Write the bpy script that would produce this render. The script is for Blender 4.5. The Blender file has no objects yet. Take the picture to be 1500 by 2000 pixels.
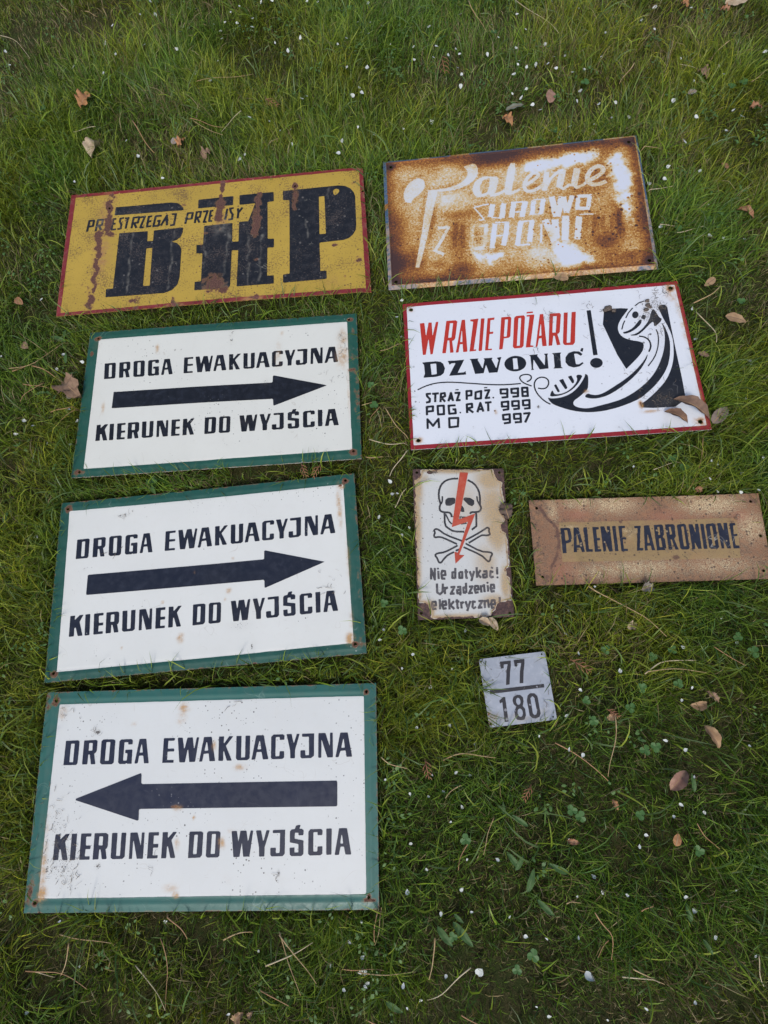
import bpy, math, random
import numpy as np
from mathutils import Matrix, Vector
# ---------------------------------------------------------------- camera, sky, sun, exposure
scene = bpy.context.scene
cam_data = bpy.data.cameras.new('camera'); cam = bpy.data.objects.new('camera', cam_data)
scene.collection.objects.link(cam); scene.camera = cam
PITCH, ROLL, CAM_H = math.radians(72.77389), math.radians(-14.58751), 1.06526
cam_data.sensor_fit = 'VERTICAL'; cam_data.sensor_height = 24.0; cam_data.sensor_width = 18.0
cam_data.lens = 24.0*1128.56/2000.0
cam_data.clip_start = 0.02; cam_data.clip_end = 200
fwd = Vector((0, math.cos(PITCH), -math.sin(PITCH))); rgt = Vector((1, 0, 0)); upv = rgt.cross(fwd)
r_ = math.cos(ROLL)*rgt + math.sin(ROLL)*upv; u_ = -math.sin(ROLL)*rgt + math.cos(ROLL)*upv
M = Matrix((r_, u_, -fwd)).transposed().to_4x4(); M.translation = Vector((0, 0, CAM_H)); cam.matrix_world = M

SUN_EL, SUN_AZ = math.radians(52), math.radians(200)      # azimuth: where the sun stands, counted from +Y clockwise
world = bpy.data.worlds.new('World'); scene.world = world; world.use_nodes = True
wn = world.node_tree.nodes; wl = world.node_tree.links
sky = wn.new('ShaderNodeTexSky'); sky.sky_type = 'NISHITA'; sky.sun_disc = False
sky.sun_elevation = SUN_EL; sky.sun_rotation = SUN_AZ; sky.air_density = 1.0; sky.dust_density = 3.0; sky.ozone_density = 1.0
bg = wn['Background']; bg.inputs['Strength'].default_value = 0.125
wl.new(sky.outputs[0], bg.inputs['Color'])
sun_d = bpy.data.lights.new('sun', 'SUN'); sun = bpy.data.objects.new('sun', sun_d); scene.collection.objects.link(sun)
sun_d.energy = 1.45; sun_d.angle = math.radians(14); sun_d.color = (1.0, 0.97, 0.92)
sdir = Vector((math.sin(SUN_AZ)*math.cos(SUN_EL), math.cos(SUN_AZ)*math.cos(SUN_EL), math.sin(SUN_EL)))
sun.rotation_euler = sdir.to_track_quat('Z', 'Y').to_euler()
scene.view_settings.view_transform = 'Standard'; scene.view_settings.look = 'None'
scene.view_settings.exposure = 0.12; scene.view_settings.gamma = 1.0
scene.cycles.max_bounces = 6

# ---- flat patterns of the signs in 0.01 mm and places of things on the lawn in metres
SIGN = {
 'bhp': dict(w=0.71304, h=0.34321, pose=[-0.22413, 1.06941, -0.19891], world=[[-0.54082, 1.30947], [0.15564, 1.16731], [0.09465, 0.82731], [-0.60599, 0.97356]], g={
  'letters': [["p",-22545,4425,-15593,4219,-15520,1331,-14134,1237,-14089,4247,-7062,4302,-7069,2930,-7512,1613,-8391,893,-9625,483,-8349,22,-7507,-957,-7161,-2065,-7220,-9543,-7679,-11551,-8831,-12841,-10567,-13435,-24362,-13194,-24445,-11008,-22799,-10986],["p",-15616,-719,-14174,-710,-14148,-11128,-15719,-11027],["p",-24061,12211,-10335,12026,-8675,11633,-7579,10653,-7056,9376,-24143,9792],["p",-3649,12025,4771,12167,4750,9509,-3638,9456],["p",6262,12249,14453,12268,14468,9573,12966,9435,12937,-928,14401,-1012,14386,-3411,12884,-3381,12803,-11073,14337,-11101,14323,-13298,5942,-13326,6155,-3463,4652,-3342,4468,-12867,4251,-13408,3649,-13525,-3679,-13436,-3658,-11191,-2234,-11117,-2152,-3553,-3592,-3458,-3650,-1074,-2109,-1107,-2015,4175,4709,4347,4689,-937,6168,-1002,6251,4519,8407,4508,10035,9444,6299,9388],["p",16668,12269,29717,12364,31303,12032,32539,11178,33276,9989,33504,8866,33320,706,33129,-605,32447,-1855,31558,-2701,30304,-3129,24804,-3291,24762,-10937,26131,-10930,26085,-13101,16377,-13296,16401,-11134,17879,-10973,18138,9476,16637,9551],["p",25083,9620,26380,9647,26359,-966,24877,-975],["p",28630,11244,29199,11478,29828,11202,29934,10687,29539,10033,28801,9521,28503,10056,28455,10863]],
  'tagline': [["s",541,-30560,5605,-30272,8784,-29117,8792,-29248,7162,-30392,7084],["s",540,-28461,5545,-28138,8820,-26898,8818,-27044,7259,-28185,7181],["s",542,-27750,7133,-27101,5701],["s",545,-26474,8908,-25179,8900,-26195,5805,-25053,5815],["s",543,-23641,8728,-24383,8674,-24581,5628,-23441,5638],["s",541,-24439,7311,-23694,7296],["s",542,-21723,8752,-22579,8711,-22705,7801,-22238,6964,-22337,5720,-23156,5641],["s",542,-21512,8625,-20369,8634],["s",541,-20772,8679,-21104,5584],["s",534,-19678,5495,-19337,8586,-17997,8606,-18170,7022,-19445,6960],["s",537,-19101,6922,-18487,5498],["s",539,-17703,8470,-16574,8617,-17499,5524,-16648,5498],["s",538,-14776,8516,-15624,8441,-15891,5583,-14874,5572],["s",535,-15759,7025,-14912,7066],["s",536,-12441,8355,-13916,8385,-14306,5509,-13067,5507,-12868,6939,-13488,6907],["s",530,-12500,5444,-11164,8278,-11007,5380],["s",533,-11931,6834,-10721,6868],["s",535,-9959,8483,-8998,8442,-9320,5294,-10243,5261],["s",527,-6603,5228,-6091,8317,-4883,8316,-5097,6643,-6385,6653],["s",526,-4289,5239,-3933,8412,-2924,8433,-3149,6863,-4069,6798],["s",528,-3788,6766,-3176,5249],["s",531,-2446,8379,-1330,8455,-2149,5302,-1426,5289],["s",530,68,8432,-573,8403,-875,5429,-126,5412],["s",527,-725,6928,-86,6957],["s",524,567,5435,1045,8422,2021,8412,1860,6973,805,6924],["s",528,3410,8593,2920,5406],["s",528,4938,8622,4050,8588,4263,7545,4691,6821,4575,5489,3666,5390],["s",527,5913,8442,6069,7171,7020,8586],["s",524,6067,7272,5871,5511]],
  'inner': [["p",-34431,16205,34739,16473,34534,-16117,-34719,-16332]],
  'holes': [["d",-25610,12127,1682,9954,10744,9931,19570,13417,35285,10497]],
  'rust': [["b",-25200,16255,495,1360,70],["b",-25628,12326,1037,1830,100],["b",-25583,8090,1202,3004,95],["b",-24729,4481,1659,948,80],["b",-27759,4176,1187,1484,90],["b",-27367,-564,933,4666,75],["b",-27263,-6681,741,3421,70],["b",-28112,-11359,1234,3926,50],["b",1942,14683,599,1676,80],["b",1733,10012,1177,1884,100],["b",1394,6658,1163,2327,90],["b",1813,4400,807,2306,40],["b",704,-12093,2713,2713,80],["b",2746,-14023,1505,1075,80],["b",-1486,-14021,864,756,35],["b",10743,10059,817,1751,90],["b",10340,5963,1150,2588,60],["b",19570,13417,821,1055,100],["b",19468,10644,812,3482,65],["b",-17572,-14573,1643,1534,60],["b",-16908,-16759,760,869,60],["b",-7610,-16877,1182,645,50],["b",-1392,-16887,961,534,50],["b",9927,-16418,1586,952,60],["b",-7088,10839,953,596,60],["b",10945,13604,236,2365,50],["b",10182,-6400,769,494,70],["b",28331,-4184,1089,490,70],["b",33262,-8658,1332,1172,50],["b",33118,12883,1734,867,40],["b",-30395,-9364,680,566,40],["b",-2014,2008,1721,574,35],["b",-2461,-110,911,2278,35],["b",-33927,3891,716,1492,35],["b",30136,-13251,630,1050,50],["b",35619,11934,575,3448,50],["b",34861,-14569,520,1560,40]],
  'stain': [["b",-26395,-1900,2319,6958,70],["b",-26473,10785,2125,7287,60],["b",2074,4372,2306,3458,60],["b",728,-12964,3245,2163,50],["b",9931,-17266,3162,1317,70],["b",27461,-13844,3150,2100,30],["b",-7853,-17025,2686,1074,60],["b",-16111,9606,17948,1795,15]],
  'rust_lines': [["s",1618,-25233,17937,-25335,15269,-25686,12991,-25698,9396,-25544,5204],["s",1548,-26521,5311,-27567,3839,-27421,-559,-27268,-6077,-27390,-10248,-28180,-14855],["s",1205,2007,16528,1805,11428,1642,5049],["s",1177,10947,12299,10447,4692,9848,717],["s",1176,19584,14199,19194,6848],["s",1084,-8456,-14969,-7811,-17880]],
  'scuff_lines': [["s",530,-19178,4508,-19492,-12767],["s",523,-9293,3741,-9843,-12526],["s",516,4164,3513,3546,-4397,2437,-11390],["s",508,8572,548,8430,-13133],["s",506,11480,232,11143,-12244],["s",507,21824,3415,22056,-1524],["s",519,-1804,3546,-1703,-7449],["s",520,-1040,4089,4167,3388],["s",520,27682,11600,27232,9088],["s",556,-24228,16474,-24221,9878]],
 }),
 'pal': dict(w=0.58131, h=0.36157, pose=[0.45408, 0.93785, -0.21084], world=[[0.20547, 1.16943], [0.7842, 1.05939], [0.69444, 0.70087], [0.1322, 0.82171]], g={
  'script': [["p",-18602,8263,-16414,7726,-17451,3679,-19360,-4152,-20945,-10346,-21815,-13024,-22652,-12943,-22099,-10231,-20838,-3992,-19621,3147]],
  'script_b': [["p",-18607,8183,-16778,8143,-14196,8301,-11591,9036,-9802,10404,-9171,11923,-9312,13013,-10213,13938,-8907,14303,-7603,14667,-6920,13770,-6821,12151,-7245,10608,-8610,9190,-10587,8115,-12534,7564,-14675,7432,-16426,7515],["p",-20579,12054,-22022,11563,-23395,10254,-24348,8492,-24538,6643,-24055,5256,-22772,4838,-22508,5867,-20251,7720,-19310,9205,-19430,11098]],
  'script_c': [["p",-4208,10350,-2124,10213,-3286,5895,-3577,5618,-2356,5833,-1047,6662,-1128,5629,-3065,4696,-4516,4743,-4769,5556,-6387,4840,-7632,4991,-8403,6001,-8426,7845,-7518,9714,-5980,10578,-4924,10627],["p",-4341,9970,-4598,7892,-5145,6125,-6323,5746,-6787,6589,-6677,8154,-5837,9632]],
  'script_d': [["p",345,13737,2099,13502,489,6471,218,5671,947,5763,2233,6383,2383,5715,241,4682,-984,4832,-1436,5667,-946,7957]],
  'script_s': [["s",864,3431,6961,5334,8070,6608,9261,6450,9878,5413,10176,3907,8795,3115,7000,3400,5349,4856,5035,6634,6021,7773,6952],["s",1200,8485,10101,7475,4845],["s",713,7860,5600,9146,8123,10987,9775,12076,10173],["s",710,10811,5766,11559,4872,13334,5982],["s",706,14128,5616,14457,4777,15967,5385,17095,6305],["s",1480,12076,10173,10786,5502],["s",1472,15214,10165,13883,5247],["s",1032,17312,6410,19267,7358,20728,8501,20570,9860,19582,10260,18041,9389,17030,7646,17067,6042,17999,5129,19646,5186,20943,5816]],
  'row': [["s",372,-5080,2734,-6439,2636,-8459,2097,-7427,427,-6421,-1484,-7663,-1472],["s",368,-4726,-910,-2512,-1545],["s",366,256,-206,2497,-211],["s",366,-4023,-2520,-969,-2736],["s",368,377,2548,3428,2363],["s",1206,-4154,2624,-4931,-886],["s",1201,-1676,2587,-2502,-1419],["s",1197,595,2702,-363,-1536],["s",1192,3035,2538,1967,-1675],["s",1042,4949,2489,4190,-1385],["s",1039,7052,2501,6179,-1352],["s",1029,13326,2799,11740,-1733],["s",1032,11560,2750,11536,-1709],["s",1414,8884,3076,9395,-2505],["s",1408,11150,2800,9600,-2528],["s",329,4097,-1243,6432,-1328],["s",332,4868,2765,7375,2595],["s",323,14325,-2550,17357,-2770],["c",933,14625,2378,14091,-833,16315,-1094,17073,2211,14625,2378]],
  'row2': [["s",1144,-4042,-2772,-5255,-9435],["s",1139,-1383,-2816,-1783,-5297,-2679,-8955],["s",1133,1671,-2780,324,-9268],["s",1129,4096,-2802,2993,-8556],["s",408,1460,-2883,4285,-2949],["s",402,228,-9208,3138,-9190],["s",409,-4702,-6113,-1751,-6180],["s",1398,6862,-2998,8358,-9095],["s",1381,14272,-3062,13247,-9103],["s",465,6025,-4206,5484,-9047],["s",1528,11460,-2481,10608,-9077],["s",1531,9015,-3242,8836,-8379]],
  'rowz': [["s",748,-16956,-2744,-14428,-2766,-17927,-8885,-16009,-10088]],
  'row3': [["c",923,-9201,-2706,-9837,-9087,-6866,-9144,-6018,-3060,-9201,-2706],["s",458,-9405,-5734,-6430,-5927]],
  'cloud': [["p",3358,12415,7148,14105,10746,13890,14133,13976,17167,14925,19840,14554,19433,12708,16599,11467,13838,11023,8350,10934,4092,10949]],
  'cloud2': [["p",23156,12742,25269,13261,26366,10426,26499,6426,25883,1269,25874,-1315,25037,-5820,23665,-5666,23802,-1070,22532,117,24131,1743,22492,5091,22706,8776,22077,10465]],
  'cloud3': [["p",8918,-9663,11163,-9645,12741,-12084,16028,-15164,13258,-14891,9947,-15814,8664,-14438]],
  'cloud4': [["p",-9113,-10535,-7505,-10946,-3836,-10822,-4350,-12253,-6031,-13072,-7575,-11931]],
  'holes': [["d",-27158,15987,27027,16081,27391,-16011,-27245,-16337]],
  'inner': [["p",-26568,16879,27511,16013,27127,-16572,-27926,-16894]],
  'dark': [["b",-1845,15236,7862,2263,110],["b",-12497,-5402,2535,6451,55],["b",-11921,429,3503,1401,60],["b",-18707,167,1416,7078,50],["b",-11804,-13990,2929,1803,80],["b",-25446,-11666,4403,3476,90],["b",-25915,-2666,2133,6163,50],["b",-17511,-12692,2054,1141,40],["b",-7953,-5637,1371,2286,35],["b",-12485,8353,3812,715,30],["b",19158,-10234,3363,2466,90],["b",22426,-6036,1014,5409,75],["b",23646,-14189,3745,1322,50],["b",17506,-7019,1360,3626,35],["b",19443,-13018,3560,2002,50],["b",5849,9088,1202,1442,40],["b",5822,6391,2149,716,40],["b",19759,8094,1173,938,40],["b",19963,6205,1633,817,30],["b",7304,-7189,1152,1843,35]],
  'row5': [["s",916,17644,-2932,16801,-7959],["s",913,19343,-3127,18798,-7160],["s",909,21005,-3575,20761,-8388],["s",911,22922,-1740,22069,-8782]],
  'row6': [["s",1024,-12883,-1525,-13527,-8581],["s",1021,-11219,-1712,-11673,-8772]],
 }),
 'raz': dict(w=0.57873, h=0.34027, pose=[0.40074, 0.54952, -0.20105], world=[[0.15192, 0.77384], [0.71715, 0.65849], [0.65119, 0.32473], [0.08271, 0.44102]], g={
  'red': [["p",-25521,11796,-24556,11791,-24411,8437,-23665,11793,-22998,11788,-23043,8368,-22109,11790,-21564,11825,-23268,4079,-23753,4067,-23906,7882,-24723,4070,-25330,4069],["p",-19884,11867,-17843,11846,-17574,11504,-18323,7455,-18648,7007,-19023,6873,-18914,4106,-19639,4088,-19592,7065,-19957,7070,-20533,4085,-21282,4096],["p",-19167,11225,-18480,11217,-19106,7724,-19792,7674],["p",-16614,11844,-15928,11836,-16050,4072,-16919,4039,-16913,5926,-17470,5921,-17906,4044,-18461,4038],["p",-16852,9154,-16755,9145,-16893,6483,-17379,6471],["p",-14782,11756,-13108,11855,-14722,4423,-14188,4485,-14269,4106,-15618,4061,-14242,11189,-14864,11362],["p",-12547,11830,-11791,11816,-13052,4024,-13747,4031],["p",-11161,11756,-9689,11845,-9840,11286,-10597,11272,-11014,8385,-10260,8428,-10358,7902,-11133,7889,-11728,4347,-10910,4384,-11015,4035,-12403,4049],["p",-8286,11739,-6480,11796,-6206,11397,-6888,6965,-7306,6640,-8245,6614,-8788,4083,-9485,4036],["p",-7569,11127,-6938,11124,-7628,7005,-8229,7004],["p",-5193,11787,-3611,11836,-3362,11469,-4427,4517,-4862,4033,-6337,4028,-6627,4440,-5626,11371],["p",-4747,11201,-4163,11231,-5205,4588,-5801,4587],["p",-2964,11774,-1361,11820,-3029,4474,-2381,4332,-2483,4066,-4029,4041,-2398,11433,-3050,11439],["p",-2877,12540,-1539,12583,-1605,12216,-2940,12201],["p",-235,11741,491,11757,262,4038,-638,4037,-570,5965,-1098,5931,-1635,4017,-2017,3997],["p",-382,9310,-287,9301,-497,6571,-1002,6534],["p",1785,11689,3829,11664,4097,11324,3311,7138,3100,6795,2747,6633,3048,4033,2311,3990,2154,6271,1869,6269,1344,3995,636,4004],["p",2417,10972,3184,10956,2464,7022,1775,7030],["p",4738,11633,5552,11612,4341,4356,5070,4345,6345,11621,7208,11623,6000,4260,5507,3756,3873,3849,3584,4342]],
  'dzw': [["p",-25628,2276,-24828,2315,-22776,2328,-21824,2162,-21260,1620,-20978,507,-21291,-550,-21925,-1089,-23013,-1292,-25524,-1295,-25157,-354,-25228,1693],["p",-23895,1796,-22692,1773,-22731,-642,-23792,-768],["p",-20280,2218,-18819,2172,-16873,2220,-18441,-713,-17130,-690,-16800,-422,-16749,-1261,-18246,-1268,-20246,-1286,-18695,1588,-19511,1577,-19963,1289],["p",-15813,2291,-13853,2283,-14121,1951,-13285,-158,-12701,1826,-12903,2226,-10997,2222,-11269,1864,-10506,-318,-9870,1577,-10171,2149,-9209,2255,-9494,1544,-10337,-1246,-12082,-1231,-12517,722,-13168,-1218,-14923,-1256,-15508,1936],["p",-4318,501,-4411,35,-4649,-400,-5016,-775,-5487,-1065,-6029,-1250,-6607,-1319,-7181,-1266,-7714,-1095,-8168,-817,-8513,-451,-8726,-21,-8790,444,-8702,912,-8467,1351,-8100,1730,-7627,2024,-7080,2212,-6496,2281,-5917,2226,-5382,2051,-4928,1769,-4585,1399,-4377,966],["p",-6941,1700,-6065,1705,-6078,-808,-7042,-805],["p",-3572,2219,-1727,2246,-1956,1912,-713,-441,-318,1821,-575,2225,301,2256,108,1838,-38,-1223,-1797,-1285,-2797,1172,-3115,-957,-2914,-1242,-3625,-1314,-3403,-1012,-3329,1871],["p",1025,2219,2974,2208,2690,1826,2515,-1123,2848,-1419,927,-1333,1225,-1011,1373,1807],["p",7127,1431,6522,2109,5489,2256,4393,1946,3656,982,3507,-137,3991,-1037,4974,-1496,6156,-1332,7054,-715,6863,-431,6108,-847,5492,-767,5454,1661,6101,1604,6767,1031],["p",7070,2849,7502,2756,7226,1965,6737,2144]],
  'excl': [["p",9437,11712,10294,11694,10072,939,9181,915],["p",10793,-971,10707,-1259,10542,-1520,10310,-1736,10028,-1893,9713,-1979,9387,-1990,9073,-1924,8791,-1785,8561,-1584,8399,-1334,8315,-1051,8315,-755,8400,-466,8564,-203,8796,15,9080,172,9397,259,9724,270,10040,203,10322,63,10552,-140,10713,-392,10796,-675]],
  'numbers': [["s",474,-24205,-5046,-25083,-5079,-24997,-5613,-24515,-6231,-24603,-6879,-25340,-6976],["s",474,-23973,-5117,-22600,-5098],["s",474,-23310,-5119,-23481,-7022],["s",470,-22405,-7108,-22180,-5186,-21422,-5142,-21376,-5830,-22149,-6109,-21464,-7080],["s",469,-20805,-7055,-20152,-5194,-19866,-7053],["s",470,-20575,-6473,-19940,-6472],["s",472,-19428,-5280,-18440,-5282,-19086,-6959,-18335,-6942],["s",468,-17101,-7016,-16986,-5034,-16002,-5062,-16108,-6052,-16978,-6085],["s",470,-13432,-5169,-12401,-5150,-13262,-6885,-12372,-6827],["s",467,-8938,-6195,-10160,-6095,-10116,-5181,-8767,-5214,-8949,-6976,-10112,-7011],["s",466,-6785,-6242,-8003,-6142,-7977,-5227,-6626,-5208,-6817,-6968,-7930,-6982],["s",466,-5884,-6055,-4754,-6096],["s",466,-25300,-9807,-25234,-7949,-23986,-7919,-24052,-8951,-25251,-9011],["s",467,-19424,-8025,-20827,-8016,-20818,-9826,-19536,-9798,-19537,-8896,-20123,-8927],["s",463,-17246,-9928,-17181,-7998,-16149,-7925,-16147,-8728,-17093,-8910,-16015,-9897],["s",462,-15205,-9909,-14446,-7881,-13997,-9851],["s",463,-14917,-9264,-14105,-9251],["s",465,-13518,-7904,-12193,-7881],["s",465,-12891,-7902,-13024,-9826],["s",461,-8932,-9047,-10221,-9021,-10169,-8045,-8866,-7969,-9043,-9680,-10160,-9796],["s",461,-6858,-9033,-8147,-9033,-8084,-8006,-6792,-8007,-6933,-9720,-8085,-9757],["s",460,-4791,-9045,-6009,-9050,-5961,-7997,-4668,-7973,-4827,-9760,-5932,-9800],["s",460,-25342,-12793,-25261,-10710,-24236,-12193,-23049,-10754,-23069,-12790],["s",456,-8948,-11854,-10210,-11883,-10222,-10865,-8883,-10792,-9026,-12607,-10223,-12691],["s",455,-6850,-11891,-8084,-11896,-8039,-10833,-6734,-10834,-6865,-12648,-8071,-12630],["s",457,-6212,-10875,-4949,-10822,-6041,-12813],["s",249,-19210,-4586,-18551,-4588],["s",248,-13399,-4540,-12743,-4542],["c",470,-15164,-5421,-15339,-6898,-14241,-6883,-14046,-5224,-15164,-5421],["c",468,-5806,-5145,-4766,-5179,-4863,-7050,-5895,-6992,-5806,-5145],["c",468,-23047,-7916,-21805,-7938,-21889,-9818,-23055,-9804,-23047,-7916],["c",462,-20911,-10793,-19106,-10857,-19317,-12698,-20986,-12772,-20911,-10793],["p",-11567,-6919,-11577,-6965,-11600,-7007,-11633,-7042,-11674,-7068,-11720,-7082,-11768,-7085,-11816,-7075,-11858,-7053,-11894,-7021,-11920,-6981,-11934,-6936,-11936,-6889,-11925,-6842,-11902,-6800,-11869,-6765,-11828,-6740,-11782,-6725,-11734,-6723,-11687,-6733,-11644,-6755,-11608,-6787,-11583,-6826,-11568,-6872],["p",-18461,-9729,-18470,-9775,-18489,-9817,-18518,-9852,-18554,-9877,-18594,-9892,-18636,-9895,-18678,-9886,-18715,-9865,-18747,-9834,-18769,-9795,-18782,-9750,-18784,-9703,-18775,-9658,-18755,-9616,-18727,-9581,-18691,-9555,-18651,-9540,-18608,-9537,-18567,-9547,-18529,-9568,-18498,-9599,-18475,-9638,-18463,-9682],["p",-11548,-9840,-11558,-9886,-11581,-9927,-11613,-9962,-11654,-9987,-11700,-10001,-11748,-10004,-11795,-9994,-11837,-9972,-11872,-9941,-11898,-9902,-11912,-9858,-11914,-9811,-11903,-9765,-11881,-9724,-11848,-9689,-11807,-9664,-11762,-9650,-11714,-9647,-11667,-9657,-11624,-9679,-11589,-9710,-11563,-9749,-11549,-9793]],
  'cord': [["s",276,-26872,-3978,-25282,-3258,-23346,-2753,-21201,-2666,-19081,-2871,-15579,-3405,-12796,-3850,-9548,-4175,-7448,-4192,-5930,-4161],["s",279,-4714,-3829,-4170,-3670,-3646,-3116,-3783,-2448,-4572,-2136,-5662,-2288,-6083,-2815,-5805,-3588,-5215,-4197,-3853,-4905],["s",277,-2660,-5467,-1796,-5742,-961,-5571,-395,-4694,-410,-3763,-995,-3191,-1879,-3042,-2745,-3417,-3271,-4267,-3351,-5373,-2969,-6694,-2214,-7853,-1501,-8639,-641,-9252]],
  'phone': [["p",559,-5144,1001,-4867,1536,-6514,1416,-6688,1091,-6698],["p",1705,-4091,2522,-3825,3119,-5819,2997,-6121,2621,-6145],["p",3521,-3426,4263,-3247,4633,-4468,4538,-4923,4186,-5004],["p",-557,-7550,-335,-6819,71,-6173,199,-6312,348,-7058,1105,-7212,2433,-6955,3478,-6400,4575,-5480,5349,-4343,5140,-3154,6502,-3307,5849,-4478,4870,-5689,3601,-6685,2225,-7303,898,-7560],["p",6940,-3084,7463,-3408,7479,-3967,7339,-5158,7033,-6603,5904,-7514,4824,-8335,4035,-8815,3742,-9424,3954,-9982,4691,-10436,5928,-10714,7046,-10696,8688,-10362,11148,-9877,13306,-9297,15378,-8293,17152,-7171,18909,-5795,20620,-3946,21832,-2037,22920,105,23710,2505,24052,4557,24091,6025,23924,7056,24114,7123,24587,5347,24764,3447,24596,1598,24059,-812,23225,-2965,21805,-5046,20095,-6883,18094,-8486,16762,-9450,14227,-10448,11741,-11142,9299,-11572,6907,-11650,4567,-11322,2579,-10681,1070,-9967,-135,-9329,-827,-8421,-1036,-7493,-732,-7919,514,-8039,1989,-7868,3515,-7318,4954,-6247,6118,-4871,6923,-3548],["p",19885,273,18932,-1174,16922,-3226,14721,-4943,12223,-6424,9940,-7717,8502,-8052,7495,-7812,6850,-7463,6084,-8189,7196,-8672,8572,-8745,10535,-8356,12986,-7081,15529,-5311,17780,-3300,19380,-1112,19919,167],["p",19617,9338,19501,9150,19354,8995,19188,8886,19014,8829,18842,8829,18686,8885,18555,8993,18459,9147,18403,9335,18392,9546,18428,9764,18506,9975,18622,10165,18769,10320,18936,10430,19111,10487,19283,10488,19440,10431,19571,10322,19667,10168,19722,9978,19732,9767,19696,9549],["p",15818,5782,16673,5872,18037,6549,19137,7764,19803,8512,20155,8265,19770,7278,18519,6229,17149,5511,16050,5339],["p",20022,8748,20564,9599,21184,9238,20698,8299],["p",17063,4993,18326,5086,19942,6201,21056,7476,21786,8580,22312,10033,22905,10840,23283,9940,23671,8614,24331,8017,22264,6238,22447,7664,21971,7602,20257,5961,18817,4831,17731,4721],["s",327,18911,4549,19962,4264,20716,3505,20918,2448,20687,1538,20198,758],["s",232,22550,5852,22747,4677,22572,3024,21946,1013,21018,-747,19490,-2480],["s",233,15772,6379,16240,7610,16749,8524],["s",235,17020,9078,17755,10257,18851,11408],["s",238,19315,11798,20305,12508,21449,12832],["p",11351,11679,18056,11529,17452,10611,16125,9120,15267,7702,14977,6453,15163,5379,15891,4365,17376,3665,18739,3332,19459,2891,19492,2059,18934,871,17741,-458,16295,-1757,14795,-3104],["p",23835,11508,25766,11537,25666,9066,25572,3998,25514,-941,25542,-5760,25285,-11742,16779,-11639,16593,-10737,18416,-9585,20632,-7715,22425,-5893,23918,-3427,24830,-880,25326,1945,25399,4014,25069,6039,24530,7935,24226,9204]],
  'inner': [["p",-28111,16203,28239,16189,28181,-16116,-28312,-16105]],
  'holes': [["d",-27191,15439,27294,15509,27153,-15240,-27331,-15127]],
  'stain': [["b",27264,15346,1199,1298,90],["b",27176,13428,1289,1487,60],["b",27964,11171,786,4420,40],["b",28050,5824,577,4808,50],["b",28364,-418,469,6563,40],["b",28216,-10805,539,5392,45],["b",27153,-15240,1236,1059,90],["b",-27331,-15127,918,735,90],["b",-27191,15439,726,726,80],["b",16674,-10838,453,1358,90],["b",18205,-12308,2247,404,60],["b",22341,-12826,1789,358,40],["b",-11548,-10144,370,648,70],["b",6656,-7090,648,555,60],["b",23356,6793,1452,5808,12]],
  'rust': [["b",27264,15346,599,599,100],["b",27153,-15240,618,530,100],["b",-27331,-15127,505,505,100],["b",-27191,15439,466,466,100],["b",28164,6869,193,1062,60],["b",16715,-10600,181,725,50]],
  'grime': [["b",23329,11625,2960,2467,50],["b",21533,9099,2445,2445,50],["b",1833,10985,1247,1497,45],["b",22888,4205,1917,5750,30],["b",21547,-10264,4070,2713,40],["b",11777,-15231,892,446,40],["b",-382,15609,3053,1272,25],["b",9981,13479,4510,1503,25],["b",21200,-292,1884,2826,25],["b",-16215,-13084,229,229,80],["b",-3061,-9597,369,461,90]],
  'fibre': [["b",23329,11625,2467,2467,35],["b",24749,14494,1994,1496,22],["b",21547,-10264,4070,2261,40],["b",18098,-5566,4158,2310,20],["b",10235,5899,2432,3890,12],["b",10434,13435,3005,2004,12],["b",1312,10491,1245,1494,14],["b",22825,6314,1933,2899,16],["b",-1838,3314,1456,1456,6],["b",-6226,13406,10129,3039,6]],
 }),
 'd1': dict(w=0.6, h=0.34741, pose=[-0.27584, 0.67742, -0.20622], world=[[-0.53338, 0.90821], [0.05079, 0.78116], [-0.01646, 0.4497], [-0.60433, 0.57058]], g={
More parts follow.
